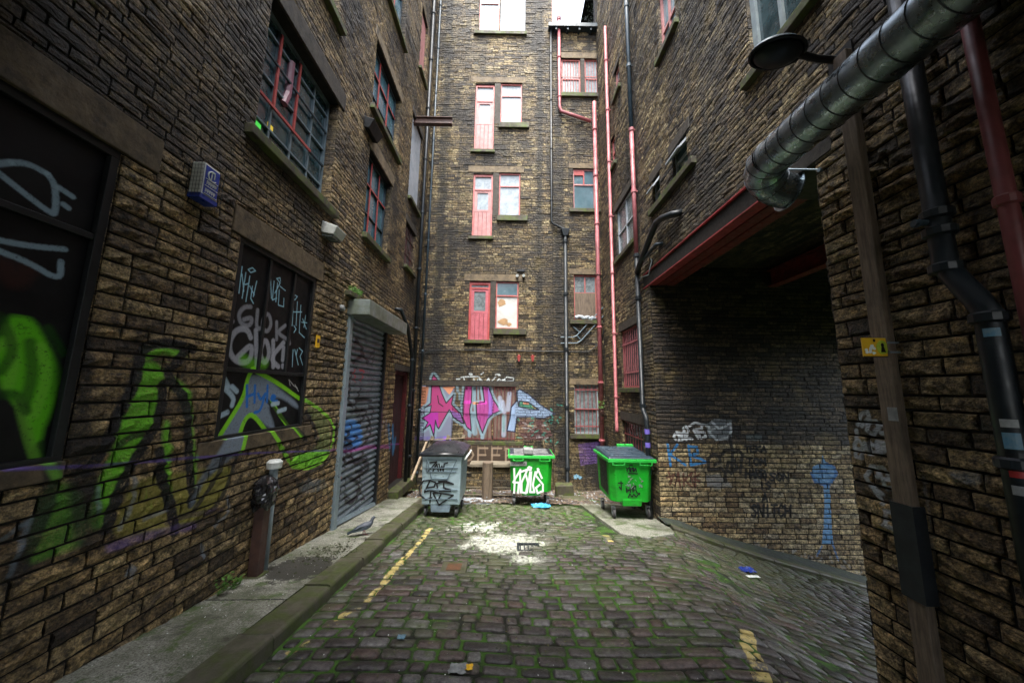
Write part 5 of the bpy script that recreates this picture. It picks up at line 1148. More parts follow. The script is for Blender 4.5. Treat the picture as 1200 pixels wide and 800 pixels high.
# street lamp on the wall
XLp = 2.35; lc = on(911, 62, X=XLp); Lp = Vector(lc)
t = empty('street_lamp', Lp, 'dark street lantern on a wall arm above the spiral duct', 'street lamp')
def dome(mb, c, rx, ry, h, n=24, m=7, flip=1):
    V = []; 
    for i in range(m + 1):
        a = pi / 2 * i / m
        for k in range(n): q = 2*pi*k/n; V.append((c[0] + rx * cos(a) * cos(q), c[1] + ry * cos(a) * sin(q), c[2] + flip * h * sin(a)))
    mb.add(V, [(i*n+k, i*n+(k+1) % n, (i+1)*n+(k+1) % n, (i+1)*n+k) for i in range(m) for k in range(n)])
b = MB(); dome(b, Lp, .23, .15, .10); b.build('hood', M['bingrey_d'], t, smooth=True)
b = MB(); dome(b, Lp - Vector((0, 0, .012)), .20, .13, .07, flip=-1); b.build('glass_bowl', M['blackpipe'], t, smooth=True)
b = MB(); b.tube([Lp + Vector((-.23*cos(k*pi/12), .15*sin(k*pi/12), -.005)) for k in range(25)], .014, 6); b.build('rim', M['blackframe'], t)
b = MB(); b.tube([Lp + Vector((.17, 0, .0)), Lp + Vector((.4, .05, .0)), (XR, Lp.y + .06, Lp.z)], .03, 10); b.box((XR - .03, Lp.y - .05, Lp.z - .1), (XR + .02, Lp.y + .17, Lp.z + .1)); b.build('arm', M['blackframe'], t)
b = MB(); b.blob(Lp + Vector((.17, 0, .09)), (.03, .03, .03), 2, 10, .02); b.build('sensor', M['white'], t, smooth=True)

# alarm box
a0_ = on(229, 225, X=XL + .02); Y0, Y1 = 2.83, 3.07; zt, zb = L(240, 192)[1] - .15, L(240, 228)[1] + .06
yb0, yb1 = on(233, 210, X=XL + .1)[1], on(256, 215, X=XL + .12)[1]; zc = on(245, 214, X=XL + .12)[2]; hh = .155
t = empty('alarm_box', (XL, (yb0 + yb1) / 2, zc - hh), 'white and blue burglar alarm box in a wire cage on the left wall', 'alarm box')
b = MB(); b.box((XL + .02, yb0, zc - hh), (XL + .13, yb1, zc + hh)); b.build('case', M['white'], t, bevel=.012)
b = MB(); b.box((XL + .02, yb0 - .004, zc - hh - .03), (XL + .132, yb1 + .004, zc - hh + .012)); b.build('base', M['blue'], t)
b = MB(); b.box((XL + .131, yb0 + .02, zc - hh + .02), (XL + .134, yb1 - .01, zc + hh - .02)); b.build('face_panel', M['blue'], t)
b = MB(); F = lambda u, v: (XL + .137, yb0 + .02 + (yb1 - yb0 - .03) * u, zc - hh + .02 + (2 * hh - .04) * v)
ring = [F(.5 + .33 * cos(k * pi / 8), .72 + .17 * sin(k * pi / 8)) for k in range(3, 15)]; b.tube(ring, .006, 6); b.tube([F(.42, .6), F(.42, .86)], .005, 5); b.tube([F(.62, .66), F(.62, .86), F(.38, .86)], .005, 5)
for (u, v) in ((.15, .42), (.3, .42), (.45, .42), (.6, .42), (.75, .42), (.12, .14), (.27, .14), (.42, .14), (.57, .14), (.72, .14)):
    b.tube([F(u, v - .06), F(u, v + .06), F(u + .08, v + .06), F(u + .08, v - .02)], .0035, 4)
for v in (.30, .54, .02): b.tube([F(.05, v), F(.95, v)], .003, 4)
b.build('logo', M['inkw'], t)
b = MB()
for k in range(6): x = XL + .01 + .135 * k / 5; b.tube([(x, yb0 - .012, zc - hh - .02), (x, yb0 - .012, zc + hh + .01)], .0018, 4)
for k in range(9): z = zc - hh + (2 * hh) * k / 8; b.tube([(XL, yb0 - .013, z), (XL + .145, yb0 - .013, z)], .0018, 4)
b.build('wire_cage', M['seam'], t); b = MB()
for k in range(5): y_ = yb1 + .02 + k * .03; b.tube([(XL + .04, y_, zc - hh), (XL + .04, y_, zc + hh)], .0025, 4)
for k in range(8): z = zc - hh + (2 * hh) * k / 7; b.tube([(XL + .04, yb1, z), (XL + .04, yb1 + .15, z)], .0025, 4)
b.build('wire_mesh', M['seam'], t)
# floodlight above the sprayed board
f0 = on(392, 272, X=XL + .14); t = empty('floodlight', (XL, f0[1], f0[2]), 'white bulkhead floodlight on the wall below the big wired window', 'light')
b = MB(); c = Vector(f0); b.hexa([c + Vector(v) for v in ((-.13,-.14,-.07), (.06,-.14,-.10), (.06,.14,-.10), (-.13,.14,-.07))], [c + Vector(v) for v in ((-.13,-.15,.12), (.12,-.15,.03), (.12,.15,.03), (-.13,.15,.12))]); b.build('housing', M['white'], t, bevel=.012)
b = MB(); b.hexa([c + Vector(v) for v in ((-.12,-.12,-.11), (.04,-.12,-.13), (.04,.12,-.13), (-.12,.12,-.11))], [c + Vector(v) for v in ((-.12,-.12,-.075), (.055,-.12,-.105), (.055,.12,-.105), (-.12,.12,-.075))]); b.build('lens', M['glass_grey'], t)
# black loudspeaker-like flood between the two windows
f0 = Vector(on(437, 152, X=XL + .10)); t = empty('floodlight', (XL, f0[1], f0[2]), 'black box floodlight on the wall between two upper left windows', 'light')
b = MB(); b.hexa([f0 + Vector(v) for v in ((-.08,-.22,-.12), (.02,-.22,-.14), (.02,.22,-.14), (-.08,.22,-.12))], [f0 + Vector(v) for v in ((-.08,-.24,.10), (.12,-.24,.04), (.12,.24,.04), (-.08,.24,.10))]); b.build('housing', M['blackframe'], t, bevel=.01)
b = MB(); b.box(f0 + Vector((-.12, -.05, -.03)), f0 + Vector((-.07, .05, .03))); b.build('bracket', M['seam'], t)
# round vent cap, mossy ledge, yellow sticker
f0 = Vector(on(401, 361, X=XL + .03)); b = MB(); b.tube([(XL, f0.y, f0.z), (XL + .05, f0.y, f0.z), (XL + .07, f0.y, f0.z)], [.055, .055, .03], 16); tag(b.build('wall_vent', M['sticker'], smooth=False), 'small round cream vent cap left of the shutter hood', 'vent')
f0 = Vector(on(414, 346, X=XL + .07)); b = MB(); b.box((XL - .05, f0.y - .2, f0.z - .05), (XL + .12, f0.y + .2, f0.z + .04)); o = b.build('stone_corbel', M['sill'], bevel=.012); tag(o, 'dark mossy stone ledge just above the shutter hood', 'ledge')
b = MB(); rr = random.Random(8)
for k in range(160):
    c = Vector((XL + rr.uniform(.0, .12), f0.y + rr.uniform(-.1, .3), f0.z + .05 + rr.uniform(0, .10))); a = Vector((rr.uniform(-1, 1), rr.uniform(-1, 1), rr.uniform(-.2, 1))).normalized() * .03; d = a.orthogonal().normalized() * .010; b.add([c - a, c + d, c + a, c - d], [(0, 1, 2, 3)])
tag(b.build('moss_tuft', M['leaf']), 'clump of green moss on the ledge over the shutter', 'moss')
f0 = Vector(on(373, 400, X=XL + .045)); b = MB(); b.box((XL + .03, f0.y - .045, f0.z - .09), (XL + .045, f0.y + .045, f0.z + .09)); o = b.build('yellow_tag', M['yellow']); tag(o, 'narrow yellow plastic tag on the wall between board and shutter', 'tag')
b = MB(); b.box((XL + .0451, f0.y - .03, f0.z - .02), (XL + .047, f0.y + .03, f0.z + .04)); b.build('dark_mark', M['rust'], o)
# steel joist poking out of the left wall
f0 = on(489, 142, X=XL + .05); f1 = on(530, 142, Y=f0[1]); b = MB(); z = f0[2]; w_ = .07; y_ = f0[1]
b.box((XL - .1, y_ - w_, z - .11), (f1[0], y_ + w_, z - .09)); b.box((XL - .1, y_ - w_, z + .09), (f1[0], y_ + w_, z + .11)); b.box((XL - .1, y_ - .01, z - .09), (f1[0], y_ + .01, z + .09))
tag(b.build('steel_joist', M['rust'], bevel=.003), 'rusty steel joist sticking out of the left wall high above the alley', 'beam')
# short steel post with a black bag, pale pipe behind it
p0 = Vector(onpave(299, 674)); zt = on(300, 585, Y=p0.y)[2]; t = empty('steel_post', p0, 'rusty brown square post standing on the pavement by the left wall', 'post')
b = MB(); b.box(p0 + Vector((-.055, -.055, -.05)), (p0.x + .055, p0.y + .055, on(300, 565, Y=p0.y)[2])); b.build('post', M['rust'], t, bevel=.006)
b = MB(); b.box(p0 + Vector((-.09, -.09, -.03)), p0 + Vector((.09, .09, .012))); b.build('foot', M['kerb'], t)
zt = on(300, 556, Y=p0.y)[2]; zb_ = on(300, 594, Y=p0.y)[2]; b = MB(); rr = random.Random(4); n = 22; V = []; m_ = 14
for i in range(m_ + 1):
    f = i / m_; z = zb_ + (zt - zb_) * f; r0 = (.092 + .035 * sin(pi * min(1, f * 1.1)) ) * (1 if f < .8 else 1 - (f - .8) * 3.2)
    for k in range(n):
        q = 2*pi*k/n; rr_ = r0 * (1 + .13 * sin(q * 5 + f * 7) + .08 * sin(q * 9 - f * 11) + rr.uniform(-.05, .05)); V.append((p0.x + rr_ * cos(q), p0.y + rr_ * sin(q), z + (.03 * sin(q * 4) if i == 0 else 0)))
b.add(V, [(i*n+k, i*n+(k+1) % n, (i+1)*n+(k+1) % n, (i+1)*n+k) for i in range(m_) for k in range(n)] + [tuple(m_*n + k for k in range(n))])
tag(b.build('rubbish_bag', M['bag'], smooth=False), 'crumpled black plastic bag pulled over the top of the rusty post', 'bag')
p1 = Vector(on(315.5, 600, X=XL + .08)); zb_ = pave(0, p1.y); zt = on(314, 548, X=XL + .07)[2]
t = empty('vent_pipe', (p1.x, p1.y, zb_), 'pale grey pipe with a rounded cap standing close behind the rusty post', 'pipe')
b = MB(); b.tube([(p1.x, p1.y, zb_), (p1.x, p1.y, zt)], .046, 12); b.build('pipe', M['greywood'], t, smooth=True)
b = MB(); b.tube([(p1.x, p1.y, zt - .02), (p1.x, p1.y, zt + .05), (p1.x, p1.y, zt + .075)], [.08, .085, .06], 16); b.build('cap', M['white'], t, smooth=False)

# cables and brackets on the back wall
f = lambda x, y: on(x, y, Y=YB - .05)
b = MB(); b.tube([f(494, 430), f(496, 417), f(503, 411), f(560, 409.5), f(640, 411.5), f(662, 412), f(690, 412), f(703, 402), f(707, 390), f(709, 372), f(711, 345)], .016, 8)
tag(b.build('cable', M['blackpipe'], smooth=True), 'black cable strung across the back wall above the graffiti', 'cable')
b = MB(); b.tube([f(657, 395), f(672, 395), f(676, 393), f(707, 360)], .018, 6); b.tube([f(657, 402), f(676, 402), f(681, 399), f(709, 368)], .018, 6); b.tube([f(676, 393), f(681, 399)], .018, 6); b.tube([f(672, 383), f(680, 390)], .018, 6)
tag(b.build('handrail', M['bingrey_d']), 'bent galvanised rail brackets low on the back wall by the pink pipes', 'rail')
for x, lab in ((608, 'left one of two small red iron brackets above the white tag'), (624, 'right one of two small red iron brackets above the white tag')):
    c = Vector(f(x, 418)); b = MB(); b.tube([c + Vector((0, .05, .05)), c + Vector((0, -.05, .05)), c + Vector((0, -.09, 0))], .02, 8); b.hexa([c + Vector(v) for v in ((-.02,-.09,-.15), (.02,-.09,-.15), (.02,-.05,-.15), (-.02,-.05,-.15))], [c + Vector(v) for v in ((-.06,-.12,.03), (.06,-.12,.03), (.06,-.03,.03), (-.06,-.03,.03))]); tag(b.build('iron_bracket', M['redframe']), lab, 'bracket', 'red iron brackets')
for x, lab in ((606, 'left one of two tiny white camera heads over the lowest window'), (613.5, 'right one of two tiny white camera heads over the lowest window')):
    c = Vector(f(x, 323)); b = MB(); b.tube([c + Vector((0, .05, .02)), c, c + Vector((0, -.07, -.02))], [.03, .05, .05], 10); tag(b.build('camera', M['white'], smooth=False), lab, 'camera', 'white camera heads')
c = Vector(f(611, 318)); b = MB(); b.box(c + Vector((-.14, -.02, .0)), c + Vector((.1, .05, .07))); tag(b.build('junction_box', M['blackframe']), 'dark junction box above the white camera heads', 'box')
# roof foliage against the sky
b = MB(); rr = random.Random(12); c0_ = Vector(on(703, 12, Y=YB + 1.6))
for k in range(900):
    q = rr.random(); c = c0_ + Vector((rr.gauss(0, .28), rr.gauss(0, .3), rr.gauss(-.1, .55))); a = Vector((rr.uniform(-1, 1), rr.uniform(-1, 1), rr.uniform(-1, 1))).normalized() * rr.uniform(.03, .07); d = a.orthogonal().normalized() * .025; b.add([c - a, c + d, c + a, c - d], [(0, 1, 2, 3)])
t = empty('shrub', c0_ - Vector((0, 0, 1.5)), 'dark self-seeded shrub against the sky at the roof edge', 'shrub'); b.build('foliage', M['roofleaf'], t)
b = MB(); rr = random.Random(13)
for k in range(5): b.tube([(c0_.x + .1, c0_.y, ZG - .2), c0_ + Vector((rr.uniform(-.1, .1), 0, -.2)), c0_ + Vector((rr.uniform(-.35, .35), rr.uniform(-.2, .2), rr.uniform(.2, .9)))], [.03, .018, .006], 5)
b.build('stems', M['timber'], t)
# weed at the wall base
for (px, py, lab) in ((222, 697, 'small leafy weed growing where the left wall meets the pavement'), (253, 688, 'tiny low weed just beyond the leafy one')):
    c0_ = Vector(onpave(px, py)); c0_.x = XL + .06; c0_.z = pave(0, c0_.y); b = MB(); rr = random.Random(px)
    sz = 1 if px < 240 else .5
    for k in range(40):
        h = rr.uniform(.02, .20) * sz; a_ = rr.uniform(0, 2*pi); c = c0_ + Vector((rr.uniform(0, .06) + .3 * h * abs(cos(a_)), .5 * h * sin(a_) + rr.uniform(-.04, .04), h)); d = Vector((cos(a_), sin(a_), rr.uniform(-.2, .6))).normalized() * .024; e = d.cross(Vector((0, 0, 1))).normalized() * .012; b.add([c - d, c + e, c + d, c - e], [(0, 1, 2, 3)])
        if k % 4 == 0: b.tube([c0_, c], .002, 4)
    tag(b.build('weed', M['leaf']), lab, 'plant', 'weeds at the wall foot')

# ---------------------------------------------------------------- bins
def ribbon(mb, pts, wd, nrm=(0, -1, 0), th=.002):
    pts = [Vector(p) for p in pts]; nrm = Vector(nrm)
    for a, b_ in zip(pts[:-1], pts[1:]):
        d = (b_ - a)
        if d.length < 1e-5: continue
        d.normalize(); s_ = d.cross(nrm).normalized() * wd / 2; a2 = a - d * wd * .3; b2 = b_ + d * wd * .3; o = nrm * th * random.uniform(.8, 1.4)
        mb.add([a2 - s_ + o, a2 + s_ + o, b2 + s_ + o, b2 - s_ + o], [(0, 1, 2, 3)])
def caster(parent, x, y, z, r=.085):
    b = MB(); b.tube([(x - .022, y, z + r), (x + .022, y, z + r)], r, 20); w_ = b.build('wheel', M['rubber'], parent)
    g = MB(); g.tube([(x - .026, y, z + r), (x + .026, y, z + r)], r * .5, 14); g.build('hub', M['wheelhub'], w_)
    g = MB(); g.box((x - .036, y - .02, z + r), (x - .028, y + .03, z + r * 2.3)); g.box((x + .028, y - .02, z + r), (x + .036, y + .03, z + r * 2.3)); g.box((x - .036, y - .04, z + r * 2.3), (x + .036, y + .05, z + r * 2.5)); g.build('fork', M['wheelhub'], w_)
def bin_(label, xa, xb, yf, depth, gz, zb, zt, ztop, kind):
    cx = (xa + xb) / 2; t = empty('wheelie_bin', (cx, yf + depth / 2, gz), label, 'bin'); w2 = (xb - xa) / 2
    tp = .93 if kind != 'grey' else .95; body = M['bingrey'] if kind == 'grey' else M['green']
    b = MB(); yb_ = yf + depth
    if kind == 'grey':
        b.hexa([(cx - w2*tp, yf + .05, zb), (cx + w2*tp, yf + .05, zb), (cx + w2*tp, yb_ - .05, zb), (cx - w2*tp, yb_ - .05, zb)], [(cx - w2, yf, zt), (cx + w2, yf, zt), (cx + w2, yb_, zt), (cx - w2, yb_, zt)])
    else:
        # octagonal-plan tapered tub with a drop in the middle of the underside
        def ringp(k, z, fy): c_ = .10; x0, x1, y0, y1 = cx - w2*k, cx + w2*k, yf + fy, yb_ - fy; return [(x0 + c_, y0, z), (x1 - c_, y0, z), (x1, y0 + c_, z), (x1, y1 - c_, z), (x1 - c_, y1, z), (x0 + c_, y1, z), (x0, y1 - c_, z), (x0, y0 + c_, z)]
        r0, r1 = ringp(tp, zb + .08, .05), ringp(1, zt, 0); b.add(r0 + r1, [tuple(range(8))[::-1], tuple(range(8, 16))] + [(i, (i+1) % 8, (i+1) % 8 + 8, i + 8) for i in range(8)])
        h = w2 * .46; b.hexa([(cx - h * .92, yf + .052, zb), (cx + h * .92, yf + .052, zb), (cx + h * .92, yb_ - .07, zb), (cx - h * .92, yb_ - .07, zb)], [(cx - h, yf + .036, zb + .14), (cx + h, yf + .036, zb + .14), (cx + h, yb_ - .05, zb + .14), (cx - h, yb_ - .05, zb + .14)])
    b.build('body', body, t, bevel=.018)
    if kind == 'grey':
        b = MB(); zz = lambda v: zb + (zt - zb) * v; Y_ = lambda v: yf + .05 * (1 - v) - .006
        def rib(u0, v0, u1, v1, wd=.022): b.bar((cx + (u0 - .5) * 2 * w2, Y_(v0), zz(v0)), (cx + (u1 - .5) * 2 * w2, Y_(v1), zz(v1)), .016, wd, up=(0, -1, 0))
        for s_ in ((.15,.90,.88,.90), (.12,.90,.12,.66), (.12,.66,.88,.66), (.14,.86,.26,.52), (.88,.90,.66,.52), (.26,.52,.66,.52), (.08,.74,.92,.74), (.08,.30,.92,.30), (.08,.12,.92,.12)): rib(*s_)
        for k in range(5): x = cx + w2 + .003; y0 = yf + .12 + k * (depth - .24) / 4; b.bar((x - .035, y0, zb + .05), (x, y0, zt - .06), .02, .02, up=(1, 0, 0))
        b.build('ribs', M['bingrey_d'], t)
        b = MB(); b.hexa([(cx - w2*.45, yf + .03, zb - .13), (cx + w2*.45, yf + .03, zb - .13), (cx + w2*.45, yf + .5, zb - .1), (cx - w2*.45, yf + .5, zb - .1)], [(cx - w2*.5, yf + .05, zb), (cx + w2*.5, yf + .05, zb), (cx + w2*.5, yf + .5, zb), (cx - w2*.5, yf + .5, zb)]); b.build('sump', M['bingrey_d'], t)
        b = MB(); ex = .05; n = 8
        V = []
        for i in range(n + 1):
            f = i / n; y0 = yf - ex + (depth + 2 * ex) * f; zl = zt + .02 + .15 * sin(pi * min(1, f * .8 + .05))
            for k in range(7): g_ = k / 6; V.append((cx - w2 - ex + (2*w2 + 2*ex) * g_, y0, zt + .015 + (zl - zt) * (1 - abs(2*g_ - 1) ** 3.5)))
        b.add(V, [(i*7+k, i*7+k+1, (i+1)*7+k+1, (i+1)*7+k) for i in range(n) for k in range(6)])
        b.box((cx - w2 - ex, yf - ex, zt - .03), (cx + w2 + ex, yf - ex + .02, zt + .04)); b.box((cx + w2 + ex - .02, yf - ex + .02, zt - .03), (cx + w2 + ex, yb_ + ex, zt + .03)); b.box((cx - w2 - ex, yf - ex + .02, zt - .03), (cx - w2 - ex + .02, yb_ + ex, zt + .03))
        b.build('lid', M['lidblk'], t, smooth=True)
        b = MB(); b.tube([(cx + w2 + .05, yf + .15, zt - .12), (cx + w2 + .12, yf + .3, zt - .02), (cx + w2 + .12, yf + .7, zt - .02), (cx + w2 + .05, yf + .85, zt - .12)], .02, 8); b.build('trunnion', M['white'], t, smooth=True)
    else:
        b = MB(); ex = .045; z0, z1 = zt - .03, zt + .035
        b.box((cx - w2 - ex, yf - ex, z0), (cx + w2 + ex, yf - ex + .03, z1)); b.box((cx - w2 - ex, yb_ + ex - .03, z0), (cx + w2 + ex, yb_ + ex, z1)); b.box((cx - w2 - ex, yf - ex + .03, z0 + .002), (cx - w2 - ex + .03, yb_ + ex - .03, z1 - .002)); b.box((cx + w2 + ex - .03, yf - ex + .03, z0 + .002), (cx + w2 + ex, yb_ + ex - .03, z1 - .002))
        b.box((cx - w2 - ex + .03, yf - ex + .03, z1 - .03), (cx + w2 + ex - .03, yb_ + ex - .03, z1 - .012)); b.build('rim', M['greenlip'], t, bevel=.008)
        for s_ in (-1, 1):
            xh = cx + s_ * w2 * .62; b = MB(); b.box((xh - .13, yf - ex + .003, z0 - .055), (xh + .13, yf - ex + .026, z0 - .045)); b.box((xh - .13, yf - ex + .003, z0 - .045), (xh - .105, yf - ex + .026, z0 - .001)); b.box((xh + .105, yf - ex + .003, z0 - .045), (xh + .13, yf - ex + .026, z0 - .001)); b.build('handle', M['greenlip'], t, bevel=.004)
        lz = ztop
        b = MB(); b.hexa([(cx - w2 - .02, yf - .025, z1 + .002), (cx + w2 + .02, yf - .025, z1 + .002), (cx + w2 + .02, yb_ + .02, z1 + .002), (cx - w2 - .02, yb_ + .02, z1 + .002)], [(cx - w2 + .0, yf - .005, z1 + .03), (cx + w2, yf - .005, z1 + .03), (cx + w2, yb_, lz), (cx - w2, yb_, lz)])
        for k in range(1, 6): y_ = yf + depth * k / 6; zz_ = z1 + .03 + (lz - z1 - .03) * k / 6; b.hexa([(cx - w2*.85, y_ - .03, zz_ - .02), (cx + w2*.85, y_ - .03, zz_ - .02), (cx + w2*.85, y_ + .03, zz_ - .02), (cx - w2*.85, y_ + .03, zz_ - .02)], [(cx - w2*.83, y_ - .02, zz_ + .012), (cx + w2*.83, y_ - .02, zz_ + .012), (cx + w2*.83, y_ + .02, zz_ + .012), (cx - w2*.83, y_ + .02, zz_ + .012)])
        b.build('lid', M['lid'] if kind == 'right' else M['lidblk'], t, bevel=.01)
        b = MB()
        for s_ in ((-.1, 0) if kind == 'mid' else (.35, .8)): b.box((cx + w2 * s_ - .09, yb_ - .02, lz - .01), (cx + w2 * s_ + .09, yb_ + .06, lz + .045))
        b.build('hinge', M['greenlip'], t, bevel=.006)
    for x in (cx - w2 * .78, cx + w2 * .78):
        for y_ in (yf + .16, yb_ - .16): caster(t, x, y_, gz + (street(x, y_) - street(cx, yf + depth/2)) + (.04 if kind == 'right' else 0), .09)
    return t
# grey bin
yf = 7.30; A_, B_ = on(492, 592, Y=yf), on(541, 533, Y=yf); gz_ = street(-1.4, 7.9)
GB = bin_('pale grey metal wheelie bin with black domed lid and black tags', A_[0], B_[0], yf, 1.15, gz_, A_[2], B_[2], 0, 'grey')
GP = lambda pts: [Vector(on(485 + x / 8, 515 + y / 8, Y=yf - .012 + .05 * min(1, max(0, (y - 130) / 480)))) for x, y in pts]
b = MB()
for p in ([(150,215),(215,205),(130,300)], [(165,265),(195,262)], [(175,300),(215,225),(230,295)], [(190,270),(235,265)], [(235,225),(250,290),(262,245),(275,295),(285,225),(318,215)]): ribbon(b, GP(p), .028)
b.build('tag', M['ink'], GB); b = MB()
for p in ([(155,380),(90,385),(50,440),(60,520),(110,560),(170,540)], [(150,385),(100,490),(160,470)], [(150,380),(205,400),(190,440),(130,450)], [(220,450),(215,410),(270,395),(370,415),(300,385),(230,390)], [(280,405),(280,450),(345,470),(290,470)], [(160,475),(150,590)], [(160,475),(230,500),(180,500),(230,600)], [(240,480),(345,482)], [(240,500),(370,520),(235,610)], [(260,500),(230,560)]): ribbon(b, GP(p), .03)
b.build('tag', M['ink'], GB)
# middle green bin
yf = 8.45; A_, B_ = on(597, 581, Y=yf), on(648, 535.5, Y=yf); gz_ = on(620, 591, Y=yf + .3)[2]; gz_ = street(.5, yf + .5)
MBn = bin_('bright green wheelie bin with white tag and white sticker, middle of the three', A_[0], B_[0], yf, .85, gz_, A_[2], B_[2], B_[2] + .07, 'mid')
MP = lambda pts, o=.01: [Vector(on(580 + x / 8, 515 + y / 8, Y=yf - o + .05 * min(1, max(0, (y - 165) / 370)))) for x, y in pts]
b = MB()
for p in ([(180,270),(185,400),(180,500)], [(170,400),(240,280)], [(180,400),(225,400),(215,500)], [(235,290),(240,495)], [(245,300),(300,280)], [(300,290),(250,400),(250,490),(290,500),(310,400),(290,330)], [(330,300),(300,495)], [(320,255),(340,262),(335,282),(312,280),(312,262),(320,255)], [(340,300),(330,490),(370,490),(355,420),(380,300)], [(400,270),(440,360)], [(410,275),(380,330),(450,420),(450,480),(400,500),(385,450),(420,420)]): ribbon(b, MP(p), .045)
b.build('white_tag', M['inkw'], MBn)
b = MB(); q = MP([(145,245),(300,245),(300,203),(145,210)], .012); b.add(q, [(0,1,2,3)]); so2 = b.build('sticker', M['sticker'], MBn)
b = MB()
for k in range(7): x = 158 + k * 19; ribbon(b, MP([(x, 238), (x, 220), (x + 10, 222), (x + 10, 234)], .0145), .010)
b.build('lettering', M['ink'], so2)
b = MB(); q0_, q1_ = on(614, 533, Y=yf - .03), on(625, 528, Y=yf - .03); b.box((q0_[0], yf - .04, q0_[2] + .03), (q1_[0], yf + .4, q1_[2] + .02)); tag(b.build('grey_sheet', M['sticker']), 'small grey sheet lying on the lid of the middle green bin', 'sheet')
# right green bin
yf = 7.12; A_, B_ = on(716, 594, Y=yf), on(766, 540, Y=yf); gz_ = street(2.5, 7.6)
RB = bin_('bright green wheelie bin with blue-black lid on the concrete slab by the recess wall', A_[0], B_[0], yf, 1.15, gz_, A_[2], B_[2], B_[2] + .11, 'right')
RP = lambda pts: [Vector(on(695 + x / 8, 515 + y / 8, Y=yf - .008 + .05 * min(1, max(0, (y - 200) / 400)))) for x, y in pts]
b = MB()
for p in ([(315,260),(320,300)], [(315,285),(340,255),(345,300)], [(350,265),(355,300)], [(350,285),(370,260),(375,300)], [(380,260),(385,295),(400,265),(405,300)], [(330,315),(415,318)], [(340,240),(370,238)], [(235,405),(280,405)], [(262,390),(265,470),(245,440)], [(310,450),(315,490),(340,470),(312,468)], [(345,450),(350,490)], [(345,465),(370,450),(375,490)], [(380,430),(385,480)], [(385,440),(400,430),(400,470),(415,500)], [(330,540),(345,505),(365,535),(380,510),(405,535),(435,500)], [(425,500),(437,500),(434,515)]): ribbon(b, RP(p), .022)
b.build('tags', M['ink'], RB)
b = MB()
for k in range(16): x, y = random.uniform(305, 465), random.uniform(335, 450); ribbon(b, RP([(x, y), (x + random.uniform(-25, 25), y + random.uniform(-20, 20)), (x + random.uniform(-20, 20), y + 15)]), .012)
b.build('faint_scribble', M['inkgrey'], RB)
b = MB(); xs_ = A_[0] - .012; S_ = lambda u, v: (xs_ + .045 * (1 - v), yf + .15 + .8 * u, A_[2] + (B_[2] - A_[2]) * v); V = [S_(.1, .18), S_(.85, .22), S_(.8, .9), S_(.1, .92)]; b.add(V, [(0,1,2,3)]); b.build('black_patch', M['ink'], RB)

# ---------------------------------------------------------------- things behind and beside the bins
def plank(mb, p, q, wd, th, up=(0, 0, 1)): mb.bar(p, q, wd, th, up)
def pallet(label, o, ux, uz, un, w_, h, mat, n=6, mats=None):
    t = empty('pallet', o, label, 'pallet'); o = Vector(o); ux, uz, un = Vector(ux).normalized(), Vector(uz).normalized(), Vector(un).normalized()
    for k in range(n):
        c = o + uz * (h * (k + .5) / n); b = MB(); b.bar(c + un * .0, c + ux * w_, .022, h / n * random.uniform(.55, .75), up=un); b.build('slat', M[mat], t)
    for k in (0, .5, 1):
        c = o + ux * (.05 + (w_ - .1) * k) + un * .06; b = MB(); b.bar(c, c + uz * h, .09, .09, up=un); b.build('bearer', M['pallet_d'], t)
    return t
yw = 9.6; pl = on(538, 575, Y=yw); pr = on(603, 575, Y=yw); zt = on(570, 541, Y=yw)[2]
gzz = street(0, yw) + .01
pallet('grey slatted pallet leaning behind the brown post between the bins', (pl[0], yw - .12, gzz), (1, 0, 0), (0, .25, 1), (0, 1, -.25), pr[0] - pl[0], zt - gzz, 'pallet_d', 5)
pallet('light wooden pallet leaning in the back left corner behind the grey bin', on(488, 563, Y=9.3), (.9, .5, 0), (.25, .18, 1), (0, 1, -.15), 1.0, 1.15, 'pallet', 6)
b = MB(); b.bar(on(482, 563, Y=8.9), on(500, 518, Y=9.7), .07, .05, up=(1, 0, 0)); tag(b.build('timber_batten', M['pallet']), 'pale timber batten leaning against the corner pallet', 'timber')
c = Vector(on(571, 577, Y=9.1)); c.z = street(0, 9.1); b = MB(); zt = on(571, 541, Y=9.1)[2]; b.tube([c, (c.x, c.y, zt)], .14, 8)
t = empty('bollard', c, 'stubby dark brown timber bollard in front of the grey pallet', 'bollard'); b.build('post', M['timber'], t, bevel=.01)
b = MB(); b.tube([c + Vector((-.0, -.135, .12)), c + Vector((0, -.145, .12))], .02, 8); b.build('bolt', M['sticker'], t)
b = MB(); q = on(551, 541, Y=9.45); b.box((q[0], 9.3, q[2] - .1), (on(603, 541, Y=9.45)[0], 9.75, q[2] - .02)); tag(b.build('timber_ledge', M['pallet_d'], bevel=.01), 'flat weathered board resting along the top of the grey pallet', 'board')
def rock(name, label, c, r, seed, mat, cat, group=None):
    b = MB(); rr = random.Random(seed); x, y_, z = r
    V = [(sx * x * rr.uniform(.8, 1.05), sy * y_ * rr.uniform(.8, 1.05), (0 if sz < 0 else 1) * 2 * z * rr.uniform(.85, 1.05)) for sz in (-1, 1) for sx, sy in ((-1, -1), (1, -1), (1, 1), (-1, 1))]
    b.hexa([Vector(c) + Vector(v) for v in V[:4]], [Vector(c) + Vector(v) for v in V[4:]]); return tag(b.build(name, M[mat], bevel=.03), label, cat, group)
c = Vector(on(661, 571, Y=9.9)); c.z = street(0, 9.9) ; rock('stone_block', 'mossy squared stone block at the foot of the black downpipe', c, (.27, .2, .17), 3, 'mossblock' if 'mossblock' in M else 'sill', 'stone')
c = Vector(on(672, 576, Y=9.3)); c.z = street(0, 9.3); rock('stone_block', 'flat low stone slab just in front of the mossy block', c, (.33, .15, .04), 5, 'kerb', 'stone')
